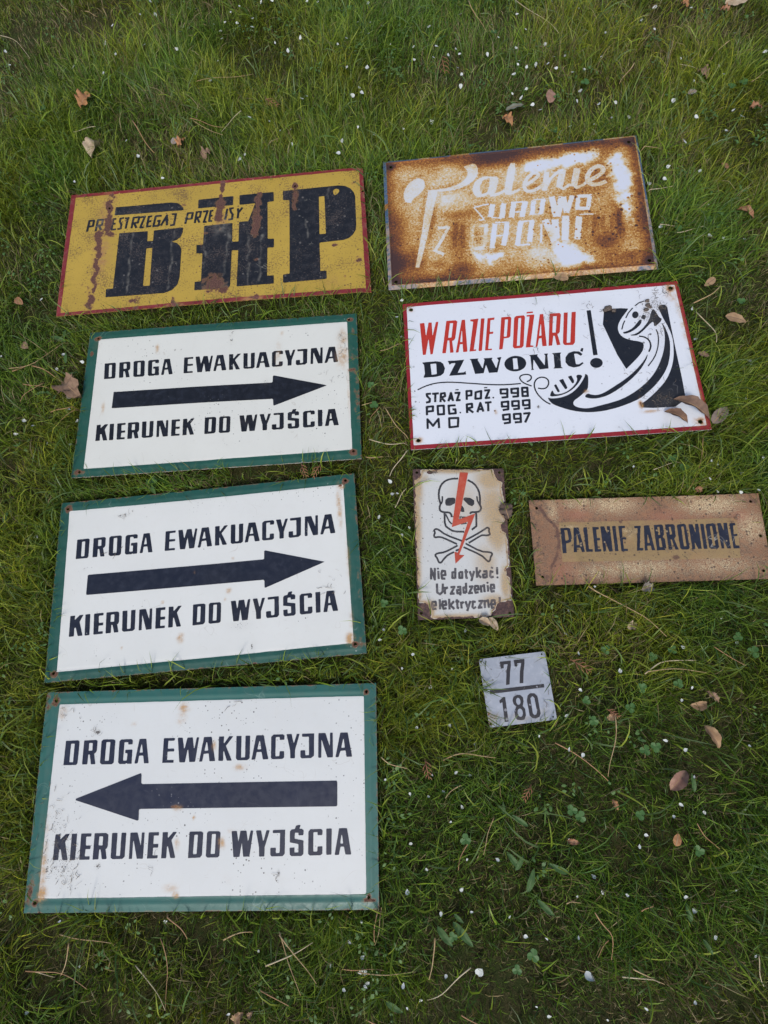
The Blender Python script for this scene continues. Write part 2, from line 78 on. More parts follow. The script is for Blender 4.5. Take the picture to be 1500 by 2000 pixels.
  'text1': [["p",-25705,9075,-23544,9107,-23237,8935,-23178,8357,-23022,5435,-23201,5199,-25481,5219],["p",-24695,8590,-24049,8591,-23842,5646,-24514,5629],["p",-22423,9048,-20264,9097,-19995,8909,-19892,7382,-20027,7060,-20297,6903,-19821,5234,-20625,5252,-21052,6807,-21328,6814,-21262,5251,-22188,5240],["p",-21452,8646,-20803,8631,-20704,7401,-21360,7367],["p",-18974,9133,-17121,9123,-16776,8900,-16588,5417,-16881,5167,-18665,5176,-19032,5440,-19269,8876],["p",-18375,8706,-17657,8723,-17507,5726,-18216,5710],["p",-15762,9058,-13878,9080,-13610,8859,-13606,8234,-14380,8235,-14410,8614,-15091,8597,-14983,5669,-14308,5669,-14350,6848,-14754,6857,-14785,7378,-13521,7398,-13389,5168,-14208,5171,-14299,5317,-14498,5161,-15517,5168,-15825,5431,-16019,8767],["p",-12451,9063,-11232,9068,-10354,5179,-11191,5182,-11478,6410,-12208,6394,-12301,5191,-12899,5173],["p",-12002,8229,-11892,8227,-11606,6882,-12190,6863],["p",-8053,9076,-6038,9079,-6055,8650,-7198,8644,-7187,7382,-6031,7387,-6008,6932,-7179,6926,-7141,5586,-5958,5591,-5954,5159,-7954,5172],["p",-5541,9100,-4672,9096,-4235,7183,-3785,9092,-2861,9087,-2467,7061,-2140,9087,-1715,9077,-2143,5200,-3160,5191,-3582,7494,-3940,5177,-4939,5183],["p",-830,9106,555,9106,1395,5247,396,5238,172,6465,-701,6404,-891,5203,-1453,5200],["p",-333,8286,-203,8283,69,6921,-624,6889],["p",1847,9126,2770,9121,2762,7886,3694,9115,4450,9131,3181,7582,4354,5243,3464,5248,2834,6857,2752,6697,2829,5246,1956,5266],["p",5003,9134,5908,9130,5970,5687,6678,5703,6628,9129,7477,9126,7502,5540,7094,5261,5369,5268,5067,5548],["p",8565,9150,9912,9135,10812,5320,9850,5310,9587,6491,8730,6478,8489,5309,7837,5292],["p",9160,8229,9271,8227,9522,6898,8810,6882],["p",11701,9209,13361,9220,13676,8981,13643,8322,12798,8325,12830,8802,12093,8786,12077,5724,12767,5757,12814,6530,13616,6528,13622,5528,13297,5311,11574,5303,11280,5534,11263,8872],["p",14025,9221,14948,9216,15332,7627,15870,9211,16386,9215,15568,6645,15546,5356,14711,5359,14692,6584],["p",16811,9222,19005,9236,18924,5680,18428,5338,16742,5313,16490,5527,16515,6574,17372,6571,17382,5763,18036,5781,18058,8729,16825,8725],["p",19780,9251,21033,9255,21778,7053,21882,9268,22361,9273,22271,5362,21292,5353,20309,8248,20223,5345,19661,5342],["p",23706,9242,25051,9243,25679,5396,24681,5371,24561,6389,23650,6345,23286,5371,22706,5352],["p",24200,8240,24309,8237,24452,6829,23795,6811]],
  'text2': [["p",-25894,-5714,-25009,-5715,-25003,-6517,-24143,-5702,-23438,-5685,-24059,-6904,-23272,-9437,-24147,-9435,-24682,-7849,-24941,-7990,-24866,-9421,-25790,-9432],["p",-23083,-5692,-22181,-5679,-21992,-9461,-22882,-9473],["p",-21471,-5693,-19716,-5696,-19687,-6143,-20552,-6156,-20434,-7444,-19605,-7445,-19604,-7945,-20413,-7944,-20414,-9012,-19557,-8999,-19527,-9450,-21275,-9460],["p",-19167,-5691,-17162,-5699,-16758,-5930,-16646,-7560,-16759,-7896,-16988,-8024,-16604,-9433,-17426,-9447,-17833,-8023,-18061,-8033,-18021,-9450,-18998,-9475],["p",-18287,-6154,-17632,-6152,-17573,-7484,-18260,-7486],["p",-16132,-5704,-15209,-5706,-15059,-9055,-14394,-9039,-14499,-5704,-13682,-5705,-13566,-9200,-13936,-9470,-15599,-9482,-15945,-9257],["p",-12969,-5733,-11744,-5726,-10961,-7742,-10996,-5740,-10515,-5749,-10406,-9508,-11442,-9503,-12367,-6607,-12266,-9502,-12809,-9506],["p",-9804,-5748,-8008,-5752,-7994,-6229,-8864,-6227,-8836,-7472,-7971,-7459,-7952,-7975,-8835,-7973,-8802,-9087,-7922,-9089,-7913,-9512,-9704,-9507],["p",-7367,-5764,-6459,-5766,-6435,-6719,-5588,-5767,-4894,-5765,-5756,-6954,-4855,-9527,-5698,-9525,-6294,-7786,-6444,-7871,-6418,-9526,-7279,-9524],["p",-2719,-5791,-708,-5769,-318,-5971,-307,-9220,-632,-9549,-2670,-9583],["p",-1844,-6240,-1223,-6222,-1238,-9041,-1869,-9073],["p",594,-5779,2415,-5813,2697,-6027,2714,-9321,2433,-9578,654,-9573,373,-9349,328,-6028],["p",1213,-6193,1889,-6191,1904,-9086,1181,-9087],["p",4592,-5824,5520,-5826,5889,-7544,6109,-5822,7179,-5812,7540,-7545,7912,-5826,8376,-5805,7895,-9566,6819,-9560,6471,-7481,6185,-9577,5146,-9586],["p",8859,-5829,9734,-5815,10203,-7507,10664,-5818,11271,-5814,10483,-8221,10473,-9600,9555,-9597,9493,-8276],["p",11790,-5809,13953,-5790,13993,-9243,13651,-9602,11762,-9610,11488,-9386,11465,-8387,12404,-8361,12452,-9170,13088,-9153,13092,-6237,11807,-6243],["p",15098,-5781,15635,-5746,15853,-5194,16659,-5134,16439,-5701,16924,-5725,17197,-5940,17158,-6642,16283,-6656,16292,-6253,15684,-6256,15636,-7135,17193,-7431,17217,-9378,16886,-9635,15154,-9631,14847,-9406,14818,-8421,15652,-8408,15671,-9143,16326,-9126,16332,-7919,14795,-7638,14802,-6045],["p",18412,-5798,20240,-5802,20511,-6003,20482,-6675,19624,-6689,19636,-6211,18902,-6227,18911,-9073,19602,-9056,19628,-8321,20499,-8308,20492,-9367,20194,-9581,18353,-9590,18031,-9364,18023,-6106],["p",21154,-5760,22105,-5762,22070,-9543,21167,-9541],["p",23378,-5756,24778,-5752,25508,-9565,24480,-9560,24234,-8408,23629,-8411,23381,-9568,22619,-9598],["p",23808,-6693,23898,-6694,24110,-7992,23594,-8012]],
  'arrow': [["p",-23022,1893,11479,1512,11541,3262,23245,-77,11733,-4062,11623,-2394,-23070,-2003]],
  'inner': [["p",-27724,15366,27843,15359,28085,-15278,-27568,-15550]],
  'holes': [["d",-27890,15639,28257,15845,28406,-15614,-28330,-16253]],
  'rust': [["b",28388,15730,676,580,100],["b",-27890,15639,789,592,100],["b",28403,-15747,858,772,100],["b",-28542,-16238,1314,613,90],["b",-28916,11762,438,779,85],["b",28812,6736,654,2803,35],["b",29052,12270,572,1907,35],["b",29426,-2088,813,9940,38],["b",28717,3285,1153,738,60]],
  'stain': [["b",26729,11439,1189,2378,55],["b",26629,6910,1403,3274,60],["b",-14305,11964,484,1064,75],["b",12568,8537,756,3782,35],["b",13402,13554,481,674,50],["b",-25013,-1761,462,1386,50],["b",12362,7301,565,1412,40],["b",27742,-1001,363,6809,40],["b",4660,-6814,5371,2685,8],["b",-27957,13321,978,2935,20]],
  'grime': [["b",26297,11984,953,1192,50],["b",2216,13440,483,2174,30],["b",10040,1818,923,923,40],["b",24367,2649,2764,2764,15],["b",-10219,11278,289,289,80],["b",-8869,11169,241,241,70]],
  'fibre': [["b",26673,8911,1414,2828,14],["b",2441,13422,483,1933,5],["b",24783,1642,2753,2294,8]],
 }),
 'd2': dict(w=0.6, h=0.34741, pose=[-0.36227, 0.29983, -0.16305], world=[[-0.62862, 0.52088], [-0.03785, 0.42253], [-0.09445, 0.08033], [-0.68816, 0.17558]], g={
  'text1': [["p",-26007,9346,-23823,9375,-23523,9201,-23494,8619,-23490,5667,-23684,5428,-25991,5451],["p",-25014,8856,-24361,8856,-24309,5881,-24990,5865],["p",-22695,9313,-20515,9359,-20253,9169,-20225,7630,-20377,7305,-20657,7148,-20260,5459,-21073,5479,-21425,7052,-21704,7059,-21717,5478,-22656,5468],["p",-21736,8907,-21082,8891,-21044,7650,-21709,7617],["p",-19211,9393,-17344,9379,-17006,9155,-16982,5640,-17290,5388,-19094,5399,-19452,5667,-19522,9134],["p",-18628,8963,-17903,8978,-17895,5954,-18613,5939],["p",-15976,9312,-14077,9331,-13817,9108,-13841,8479,-14622,8482,-14635,8863,-15322,8847,-15347,5892,-14666,5892,-14654,7083,-15062,7093,-15069,7618,-13792,7636,-13759,5384,-14587,5388,-14673,5535,-14880,5378,-15910,5387,-16210,5654,-16249,9019],["p",-12641,9312,-11412,9314,-10693,5391,-11538,5395,-11775,6636,-12512,6622,-12659,5406,-13264,5388],["p",-12225,8472,-12113,8469,-11884,7113,-12474,7095],["p",-8211,9317,-6184,9317,-6217,8886,-7368,8881,-7407,7611,-6243,7615,-6237,7155,-7417,7151,-7432,5798,-6238,5802,-6252,5365,-8270,5381],["p",-5683,9337,-4809,9332,-4441,7406,-3917,9326,-2988,9320,-2664,7280,-2264,9318,-1836,9307,-2406,5401,-3431,5394,-3772,7718,-4218,5380,-5226,5389],["p",-946,9335,446,9333,1162,5445,156,5436,-29,6676,-909,6616,-1142,5403,-1710,5401],["p",-474,8511,-345,8507,-117,7136,-815,7104],["p",1744,9351,2671,9344,2624,8103,3598,9337,4358,9351,3036,7797,4144,5437,3248,5443,2664,7068,2576,6906,2608,5442,1729,5463],["p",4914,9354,5822,9348,5784,5883,6497,5898,6544,9346,7396,9342,7321,5732,6902,5451,5167,5461,4870,5743],["p",8489,9364,9840,9347,10645,5506,9678,5497,9444,6689,8582,6677,8308,5498,7651,5482],["p",9061,8438,9172,8435,9390,7098,8674,7083],["p",11635,9418,13299,9426,13609,9185,13561,8524,12713,8529,12757,9008,12018,8993,11927,5912,12621,5944,12687,6723,13493,6720,13476,5713,13144,5494,11411,5488,11121,5721,11188,9080],["p",13965,9426,14889,9419,15240,7823,15812,9412,16330,9416,15455,6835,15405,5536,14567,5540,14574,6775],["p",16755,9422,18952,9433,18804,5858,18300,5514,16606,5491,16357,5707,16404,6763,17264,6758,17258,5945,17915,5961,17994,8926,16759,8924],["p",19728,9447,20983,9448,21692,7237,21832,9460,22312,9465,22159,5534,21176,5525,20240,8440,20103,5519,19538,5517],["p",23656,9431,25001,9430,25578,5564,24577,5540,24471,6564,23557,6522,23177,5541,22595,5523],["p",24135,8425,24245,8422,24368,7007,23710,6991]],
  'text2': [["p",-26091,-5581,-25168,-5580,-25176,-6415,-24267,-5563,-23533,-5544,-24200,-6816,-23428,-9449,-24337,-9452,-24866,-7803,-25138,-7952,-25085,-9442,-26049,-9460],["p",-23164,-5550,-22228,-5534,-22099,-9467,-23023,-9485],["p",-21491,-5546,-19676,-5544,-19655,-6008,-20549,-6025,-20450,-7363,-19594,-7360,-19601,-7879,-20437,-7882,-20457,-8990,-19572,-8972,-19548,-9440,-21356,-9462],["p",-19109,-5538,-17044,-5540,-16633,-5778,-16547,-7466,-16670,-7815,-16908,-7948,-16539,-9405,-17383,-9424,-17777,-7951,-18011,-7962,-17996,-9431,-19003,-9463],["p",-18210,-6015,-17536,-6011,-17499,-7391,-18207,-7396],["p",-15986,-5542,-15039,-5542,-14946,-9005,-14264,-8984,-14312,-5538,-13476,-5536,-13421,-9146,-13803,-9427,-15508,-9449,-15858,-9218],["p",-12747,-5564,-11497,-5553,-10736,-7628,-10736,-5566,-10247,-5573,-10204,-9445,-11258,-9445,-12149,-6464,-12099,-9449,-12653,-9457],["p",-9524,-5570,-7702,-5569,-7696,-6059,-8578,-6061,-8572,-7341,-7696,-7324,-7686,-7854,-8580,-7856,-8567,-9002,-7676,-8999,-7674,-9434,-9491,-9439],["p",-7053,-5579,-6136,-5579,-6129,-6557,-5255,-5578,-4556,-5574,-5447,-6796,-4586,-9430,-5436,-9434,-6005,-7652,-6159,-7740,-6163,-9439,-7033,-9442],["p",-2369,-5594,-352,-5566,34,-5771,-15,-9089,-347,-9428,-2389,-9475],["p",-1499,-6051,-877,-6031,-943,-8912,-1577,-8948],["p",949,-5572,2764,-5602,3041,-5820,2997,-9175,2712,-9439,939,-9445,662,-9218,678,-5827],["p",1559,-5993,2233,-5989,2194,-8941,1473,-8946],["p",4927,-5607,5847,-5607,6181,-7351,6430,-5601,7489,-5588,7813,-7346,8213,-5600,8670,-5577,8126,-9394,7063,-9394,6758,-7285,6436,-9415,5407,-9431],["p",9146,-5600,10008,-5584,10437,-7295,10921,-5584,11518,-5578,10699,-8018,10663,-9413,9760,-9416,9724,-8078],["p",12027,-5572,14145,-5546,14118,-9032,13777,-9397,11928,-9416,11663,-9190,11660,-8181,12580,-8149,12612,-8967,13235,-8946,13294,-6001,12035,-6011],["p",15263,-5534,15786,-5497,16009,-4940,16795,-4878,16570,-5450,17041,-5473,17302,-5689,17251,-6396,16400,-6412,16416,-6006,15824,-6012,15760,-6897,17270,-7190,17256,-9150,16930,-9410,15244,-9417,14948,-9191,14939,-8199,15752,-8181,15757,-8922,16395,-8901,16424,-7685,14931,-7409,14968,-5801],["p",18485,-5542,20255,-5541,20513,-5742,20473,-6417,19643,-6434,19663,-5953,18952,-5972,18906,-8833,19576,-8813,19615,-8074,20458,-8057,20431,-9120,20138,-9337,18356,-9356,18047,-9131,18102,-5853],["p",21139,-5496,22056,-5496,21951,-9288,21079,-9291],["p",23283,-5486,24629,-5479,25256,-9290,24269,-9291,24055,-8139,23474,-8146,23213,-9306,22479,-9339],["p",23679,-6423,23765,-6425,23944,-7723,23447,-7745]],
  'arrow': [["p",-23318,2079,11467,1775,11497,3561,23220,118,11457,-3781,11442,-2173,-23360,-1832]],
  'inner': [["p",-28080,15437,27676,15270,27778,-15331,-27770,-15680]],
  'holes': [["d",-28446,15942,28167,16014,28050,-15552,-28346,-15828]],
  'rust': [["b",-28446,15942,846,846,95],["b",28162,15921,638,638,100],["b",28050,-15552,720,560,100],["b",-28334,-15947,824,577,90],["b",27175,15089,637,318,80],["b",30008,8830,620,4427,35],["b",28993,-15517,1599,1199,40],["b",29406,-3330,505,8420,25]],
  'stain': [["b",27295,14844,636,454,90],["b",26628,10991,537,4920,70],["b",27723,242,513,5560,35],["b",27213,-14570,884,1205,90],["b",27620,-11411,488,2442,40],["b",4489,-3590,596,596,70],["b",-4608,-11535,745,910,70],["b",-8369,-4619,427,341,60],["b",3767,-5117,338,423,50],["b",5348,2630,349,349,50],["b",-15749,-12356,290,290,60],["b",-2249,543,261,348,40]],
  'grime': [["b",6814,-10336,2892,1157,35],["b",9367,-7296,836,2508,30],["b",-20384,-14343,1238,1032,25],["b",-16988,13517,1571,370,60],["b",-24122,3290,312,223,80],["b",8871,-14329,203,568,80],["b",1678,-1119,2154,2584,12]],
  'fibre': [["b",24724,-3728,2948,2527,14],["b",-16988,13517,1386,277,6],["b",-18238,4699,1339,2678,5]],
 }),
 'd3': dict(w=0.6, h=0.34741, pose=[-0.42279, -0.07929, -0.21216], world=[[-0.68405, 0.15741], [-0.09018, 0.02639], [-0.16787, -0.31268], [-0.74907, -0.18829]], g={
  'text1': [["p",-25497,9169,-23307,9206,-23008,9032,-22984,8446,-23006,5462,-23203,5219,-25528,5232],["p",-24506,8679,-23851,8682,-23828,5676,-24514,5657],["p",-22177,9148,-19995,9201,-19734,9012,-19714,7462,-19868,7134,-20149,6974,-19759,5267,-20575,5283,-20920,6874,-21200,6880,-21224,5279,-22168,5265],["p",-21220,8743,-20565,8729,-20534,7479,-21201,7443],["p",-18692,9240,-16827,9233,-16490,9009,-16467,5465,-16776,5208,-18588,5211,-18946,5481,-19003,8979],["p",-18111,8810,-17386,8828,-17383,5779,-18103,5760],["p",-15463,9170,-13569,9196,-13309,8974,-13331,8342,-14110,8342,-14123,8725,-14809,8706,-14829,5728,-14147,5731,-14138,6934,-14546,6942,-14554,7471,-13279,7495,-13238,5220,-14066,5220,-14153,5370,-14360,5210,-15393,5214,-15693,5482,-15734,8876],["p",-12138,9182,-10915,9189,-10170,5242,-11014,5242,-11260,6495,-11996,6477,-12136,5248,-12741,5227],["p",-11719,8341,-11608,8338,-11371,6976,-11960,6955],["p",-7734,9203,-5722,9209,-5749,8778,-6891,8769,-6915,7494,-5757,7503,-5745,7041,-6920,7032,-6918,5669,-5728,5678,-5735,5236,-7749,5243],["p",-5225,9232,-4359,9230,-3963,7301,-3475,9227,-2554,9224,-2197,7182,-1837,9225,-1414,9215,-1905,5291,-2926,5278,-3304,7617,-3709,5261,-4714,5265],["p",-534,9246,842,9249,1640,5351,641,5338,430,6585,-442,6521,-649,5299,-1213,5293],["p",-50,8424,78,8421,333,7047,-359,7012],["p",2124,9271,3040,9268,3024,8028,3955,9264,4704,9281,3439,7722,4597,5357,3709,5359,3090,6990,3006,6828,3074,5355,2202,5372],["p",5252,9285,6147,9282,6209,5814,6915,5832,6859,9283,7698,9282,7735,5669,7329,5384,5610,5386,5309,5669],["p",8772,9308,10101,9295,11027,5456,10072,5443,9801,6638,8951,6623,8718,5438,8069,5418],["p",9365,8387,9474,8384,9734,7049,9028,7031],["p",11862,9372,13496,9386,13809,9148,13787,8489,12954,8491,12979,8968,12254,8951,12277,5870,12961,5905,12997,6687,13790,6687,13812,5677,13493,5456,11784,5441,11489,5675,11435,9035],["p",14148,9388,15055,9385,15463,7796,15960,9381,16467,9386,15715,6810,15719,5508,14894,5509,14852,6746],["p",16883,9394,19033,9412,19049,5847,18569,5500,16904,5468,16650,5684,16652,6741,17496,6740,17525,5926,18170,5946,18117,8905,16908,8899],["p",19790,9428,21016,9434,21817,7237,21845,9449,22313,9455,22358,5536,21394,5524,20338,8430,20340,5512,19786,5507],["p",23626,9426,24938,9430,25707,5582,24728,5553,24571,6577,23678,6531,23356,5549,22786,5528],["p",24146,8429,24253,8427,24447,7019,23803,7000]],
  'text2': [["p",-25702,-5615,-24794,-5613,-24826,-6457,-23906,-5594,-23183,-5573,-23875,-6861,-23184,-9534,-24083,-9538,-24559,-7862,-24831,-8014,-24822,-9529,-25774,-9548],["p",-22820,-5578,-21898,-5560,-21871,-9550,-22785,-9569],["p",-21172,-5571,-19383,-5565,-19372,-6034,-20255,-6053,-20189,-7408,-19343,-7404,-19362,-7931,-20189,-7936,-20235,-9062,-19358,-9043,-19346,-9520,-21136,-9544],["p",-18823,-5557,-16784,-5555,-16384,-5796,-16332,-7507,-16461,-7861,-16699,-7997,-16363,-9480,-17201,-9500,-17560,-8001,-17792,-8014,-17808,-9508,-18807,-9542],["p",-17946,-6039,-17280,-6033,-17273,-7432,-17973,-7438],["p",-15739,-5555,-14803,-5553,-14776,-9070,-14099,-9048,-14084,-5547,-13257,-5544,-13265,-9212,-13650,-9499,-15342,-9524,-15684,-9289],["p",-12537,-5570,-11299,-5556,-10576,-7661,-10545,-5567,-10061,-5574,-10073,-9513,-11121,-9515,-11959,-6481,-11957,-9520,-12508,-9528],["p",-9345,-5569,-7538,-5564,-7538,-6062,-8413,-6065,-8423,-7366,-7552,-7347,-7549,-7887,-8438,-7890,-8439,-9058,-7553,-9054,-7556,-9498,-9364,-9506],["p",-6894,-5573,-5984,-5571,-5987,-6564,-5109,-5568,-4414,-5563,-5312,-6806,-4478,-9491,-5326,-9496,-5875,-7678,-6029,-7769,-6051,-9502,-6918,-9506],["p",-2241,-5578,-234,-5545,150,-5753,86,-9136,-246,-9483,-2287,-9534],["p",-1378,-6041,-758,-6019,-840,-8957,-1472,-8994],["p",1061,-5549,2870,-5575,3146,-5796,3097,-9221,2812,-9491,1038,-9499,762,-9267,791,-5808],["p",1668,-5976,2341,-5970,2295,-8982,1574,-8988],["p",5028,-5575,5947,-5573,6283,-7351,6529,-5566,7587,-5551,7916,-7342,8310,-5561,8767,-5537,8236,-9438,7170,-9440,6860,-7282,6542,-9462,5510,-9479],["p",9243,-5559,10105,-5541,10544,-7286,11019,-5539,11616,-5532,10811,-8024,10783,-9455,9877,-9459,9833,-8088],["p",12125,-5524,14247,-5493,14253,-9059,13914,-9434,12054,-9456,11787,-9225,11776,-8190,12700,-8156,12738,-8994,13364,-8972,13399,-5959,12137,-5972],["p",15368,-5479,15892,-5440,16110,-4872,16897,-4807,16678,-5390,17151,-5413,17416,-5632,17374,-6354,16519,-6373,16530,-5958,15936,-5965,15882,-6870,17402,-7167,17413,-9176,17088,-9444,15389,-9453,15090,-9222,15070,-8203,15887,-8184,15901,-8944,16542,-8922,16557,-7674,15055,-7394,15075,-5752],["p",18601,-5480,20380,-5475,20643,-5679,20613,-6370,19778,-6388,19791,-5898,19077,-5918,19072,-8849,19746,-8827,19775,-8068,20623,-8049,20613,-9141,20321,-9364,18524,-9387,18209,-9156,18221,-5798],["p",21268,-5427,22191,-5425,22150,-9312,21270,-9316],["p",23426,-5413,24780,-5402,25489,-9309,24492,-9312,24254,-8128,23667,-8136,23425,-9328,22684,-9364],["p",23842,-6370,23928,-6371,24134,-7701,23633,-7725]],
  'arrow': [["p",-23080,-261,-11305,3735,-11248,1932,23137,1874,23139,-2080,-11327,-1928,-11263,-3797]],
  'inner': [["p",-27398,15258,27822,15301,27920,-15107,-27696,-15266]],
  'holes': [["d",-28056,15886,28259,15970,28314,-15561,-28171,-15865]],
  'rust': [["b",-28046,15804,865,865,95],["b",28258,15890,664,498,80],["b",28309,-15976,1265,447,85],["b",-28166,-15900,701,623,95],["b",-29180,-14539,940,3132,50],["b",-30155,241,494,12355,30],["b",-29741,15233,865,2162,50],["b",28435,-15528,447,447,90],["b",-4941,-1695,882,321,50]],
  'stain': [["b",-4342,14090,929,844,80],["b",-4765,12418,1008,1008,50],["b",-13297,11617,675,422,40],["b",6049,4286,1217,568,65],["b",1372,7939,494,906,60],["b",-1652,-3425,318,318,90],["b",-4073,-14965,613,459,100],["b",-4970,-13896,1538,846,40],["b",3384,-7357,703,860,70],["b",-4355,-7434,550,1100,50],["b",-27284,-10963,712,4748,60],["b",-27065,-14560,860,1563,90],["b",-26665,13939,859,1288,50],["b",4556,-5548,1178,471,30],["b",-4503,-1889,1041,481,60],["b",-27341,-5084,484,3229,35],["b",4460,-12757,1533,766,15]],
  'grime': [["b",-25785,-3613,2025,4861,35],["b",-23749,-10280,3559,3954,40],["b",-19834,10488,591,422,95],["b",-17792,-10532,629,550,70],["b",-25402,-6964,641,1201,50],["b",-26645,-10971,395,554,80],["b",-22239,-12464,549,1568,50],["b",13253,-11969,305,763,60],["b",-19313,-3712,8056,6042,14],["b",7978,-7783,15551,7775,6],["b",119,-8765,9746,3119,12],["b",-26439,13934,1288,1718,30]],
  'fibre': [["b",-25871,-2861,2437,3655,28],["b",-23243,-11010,3549,3154,30],["b",-24544,-6976,2401,1601,15],["b",-25989,13923,1717,1288,10],["b",13049,-11967,763,573,4],["b",-8128,-10468,780,1560,4],["b",-20267,10379,845,422,6],["b",5448,13974,1676,838,3]],
 }),
 'sku': dict(w=0.17495, h=0.28942, pose=[0.12792, 0.23689, -0.23163], world=[[0.07557, 0.40119], [0.2458, 0.35456], [0.17993, 0.07703], [0.01036, 0.11479]], g={
  'skull': [["s",365,-3744,7335,-4064,8809,-3836,10452,-3081,11688,-1801,12344,-153,12416],["s",373,1638,12103,2857,11392,3643,10054,3819,8562,3698,7083],["s",365,-3744,7335,-4011,6525,-3809,5873,-3050,5669,-2203,5658,-1805,5280,-1787,4714],["s",369,3698,7083,3939,6424,3618,5775,2830,5623,1977,5667,1692,5313],["s",363,-3086,5540,-3137,3126,-2434,2474,-1543,1900,447,1818],["s",366,2898,5459,2791,2870,1853,2163],["s",287,-3334,8884,-3375,7983,-3589,7333],["s",290,3207,8816,3278,7909,3620,7084],["s",284,-2909,5376,-2287,3915,-1809,3345],["s",205,-1629,4792,913,4675],["s",206,-169,4690,-272,4207],["s",206,294,4684,187,4120],["s",206,758,4677,705,4273],["s",205,-87,3318,1000,3462],["s",205,405,3874,411,3423],["s",205,793,3901,815,3465],["p",-2780,8140,-2296,8545,-1208,8582,-877,8365,-985,7466,-1908,6954,-2679,6996,-2888,7488],["p",652,8431,973,8592,1905,8500,2658,7998,2646,7259,2198,6806,1514,7109,634,8103],["p",266,7042,623,6466,692,5733,194,5690,-105,5906]],
  'bones': [["s",342,-1056,-539,-3583,743,-4336,915,-5101,771,-5263,1249,-4985,1720,-5223,2202,-4800,2481,-4276,2265,-3101,1290,116,-39],["s",342,553,-443,3293,-2079,5126,-2244,5488,-2599,5068,-3141,4950,-3767,4624,-4073,4261,-3751,3402,-2790,133,-1147],["s",343,588,190,2567,1190,4253,2203,4821,2596,5193,2348,5079,1787,5275,1222,4795,990,3950,1085,3482,1014,1170,-376],["s",341,-918,-810,-3411,-2096,-4777,-2224,-5245,-2604,-4817,-3158,-4554,-4019,-4103,-4029,-3620,-3341,-2829,-2578,-1666,-2054],["s",340,-1350,-1825,-682,-1556]],
  'bolt': [["p",229,13704,1817,13611,270,7124,-503,4211,2738,5380,-738,-2623,247,-2691,-1522,-4291,-1586,-1977,-991,-2225,1250,3781,-1838,2752]],
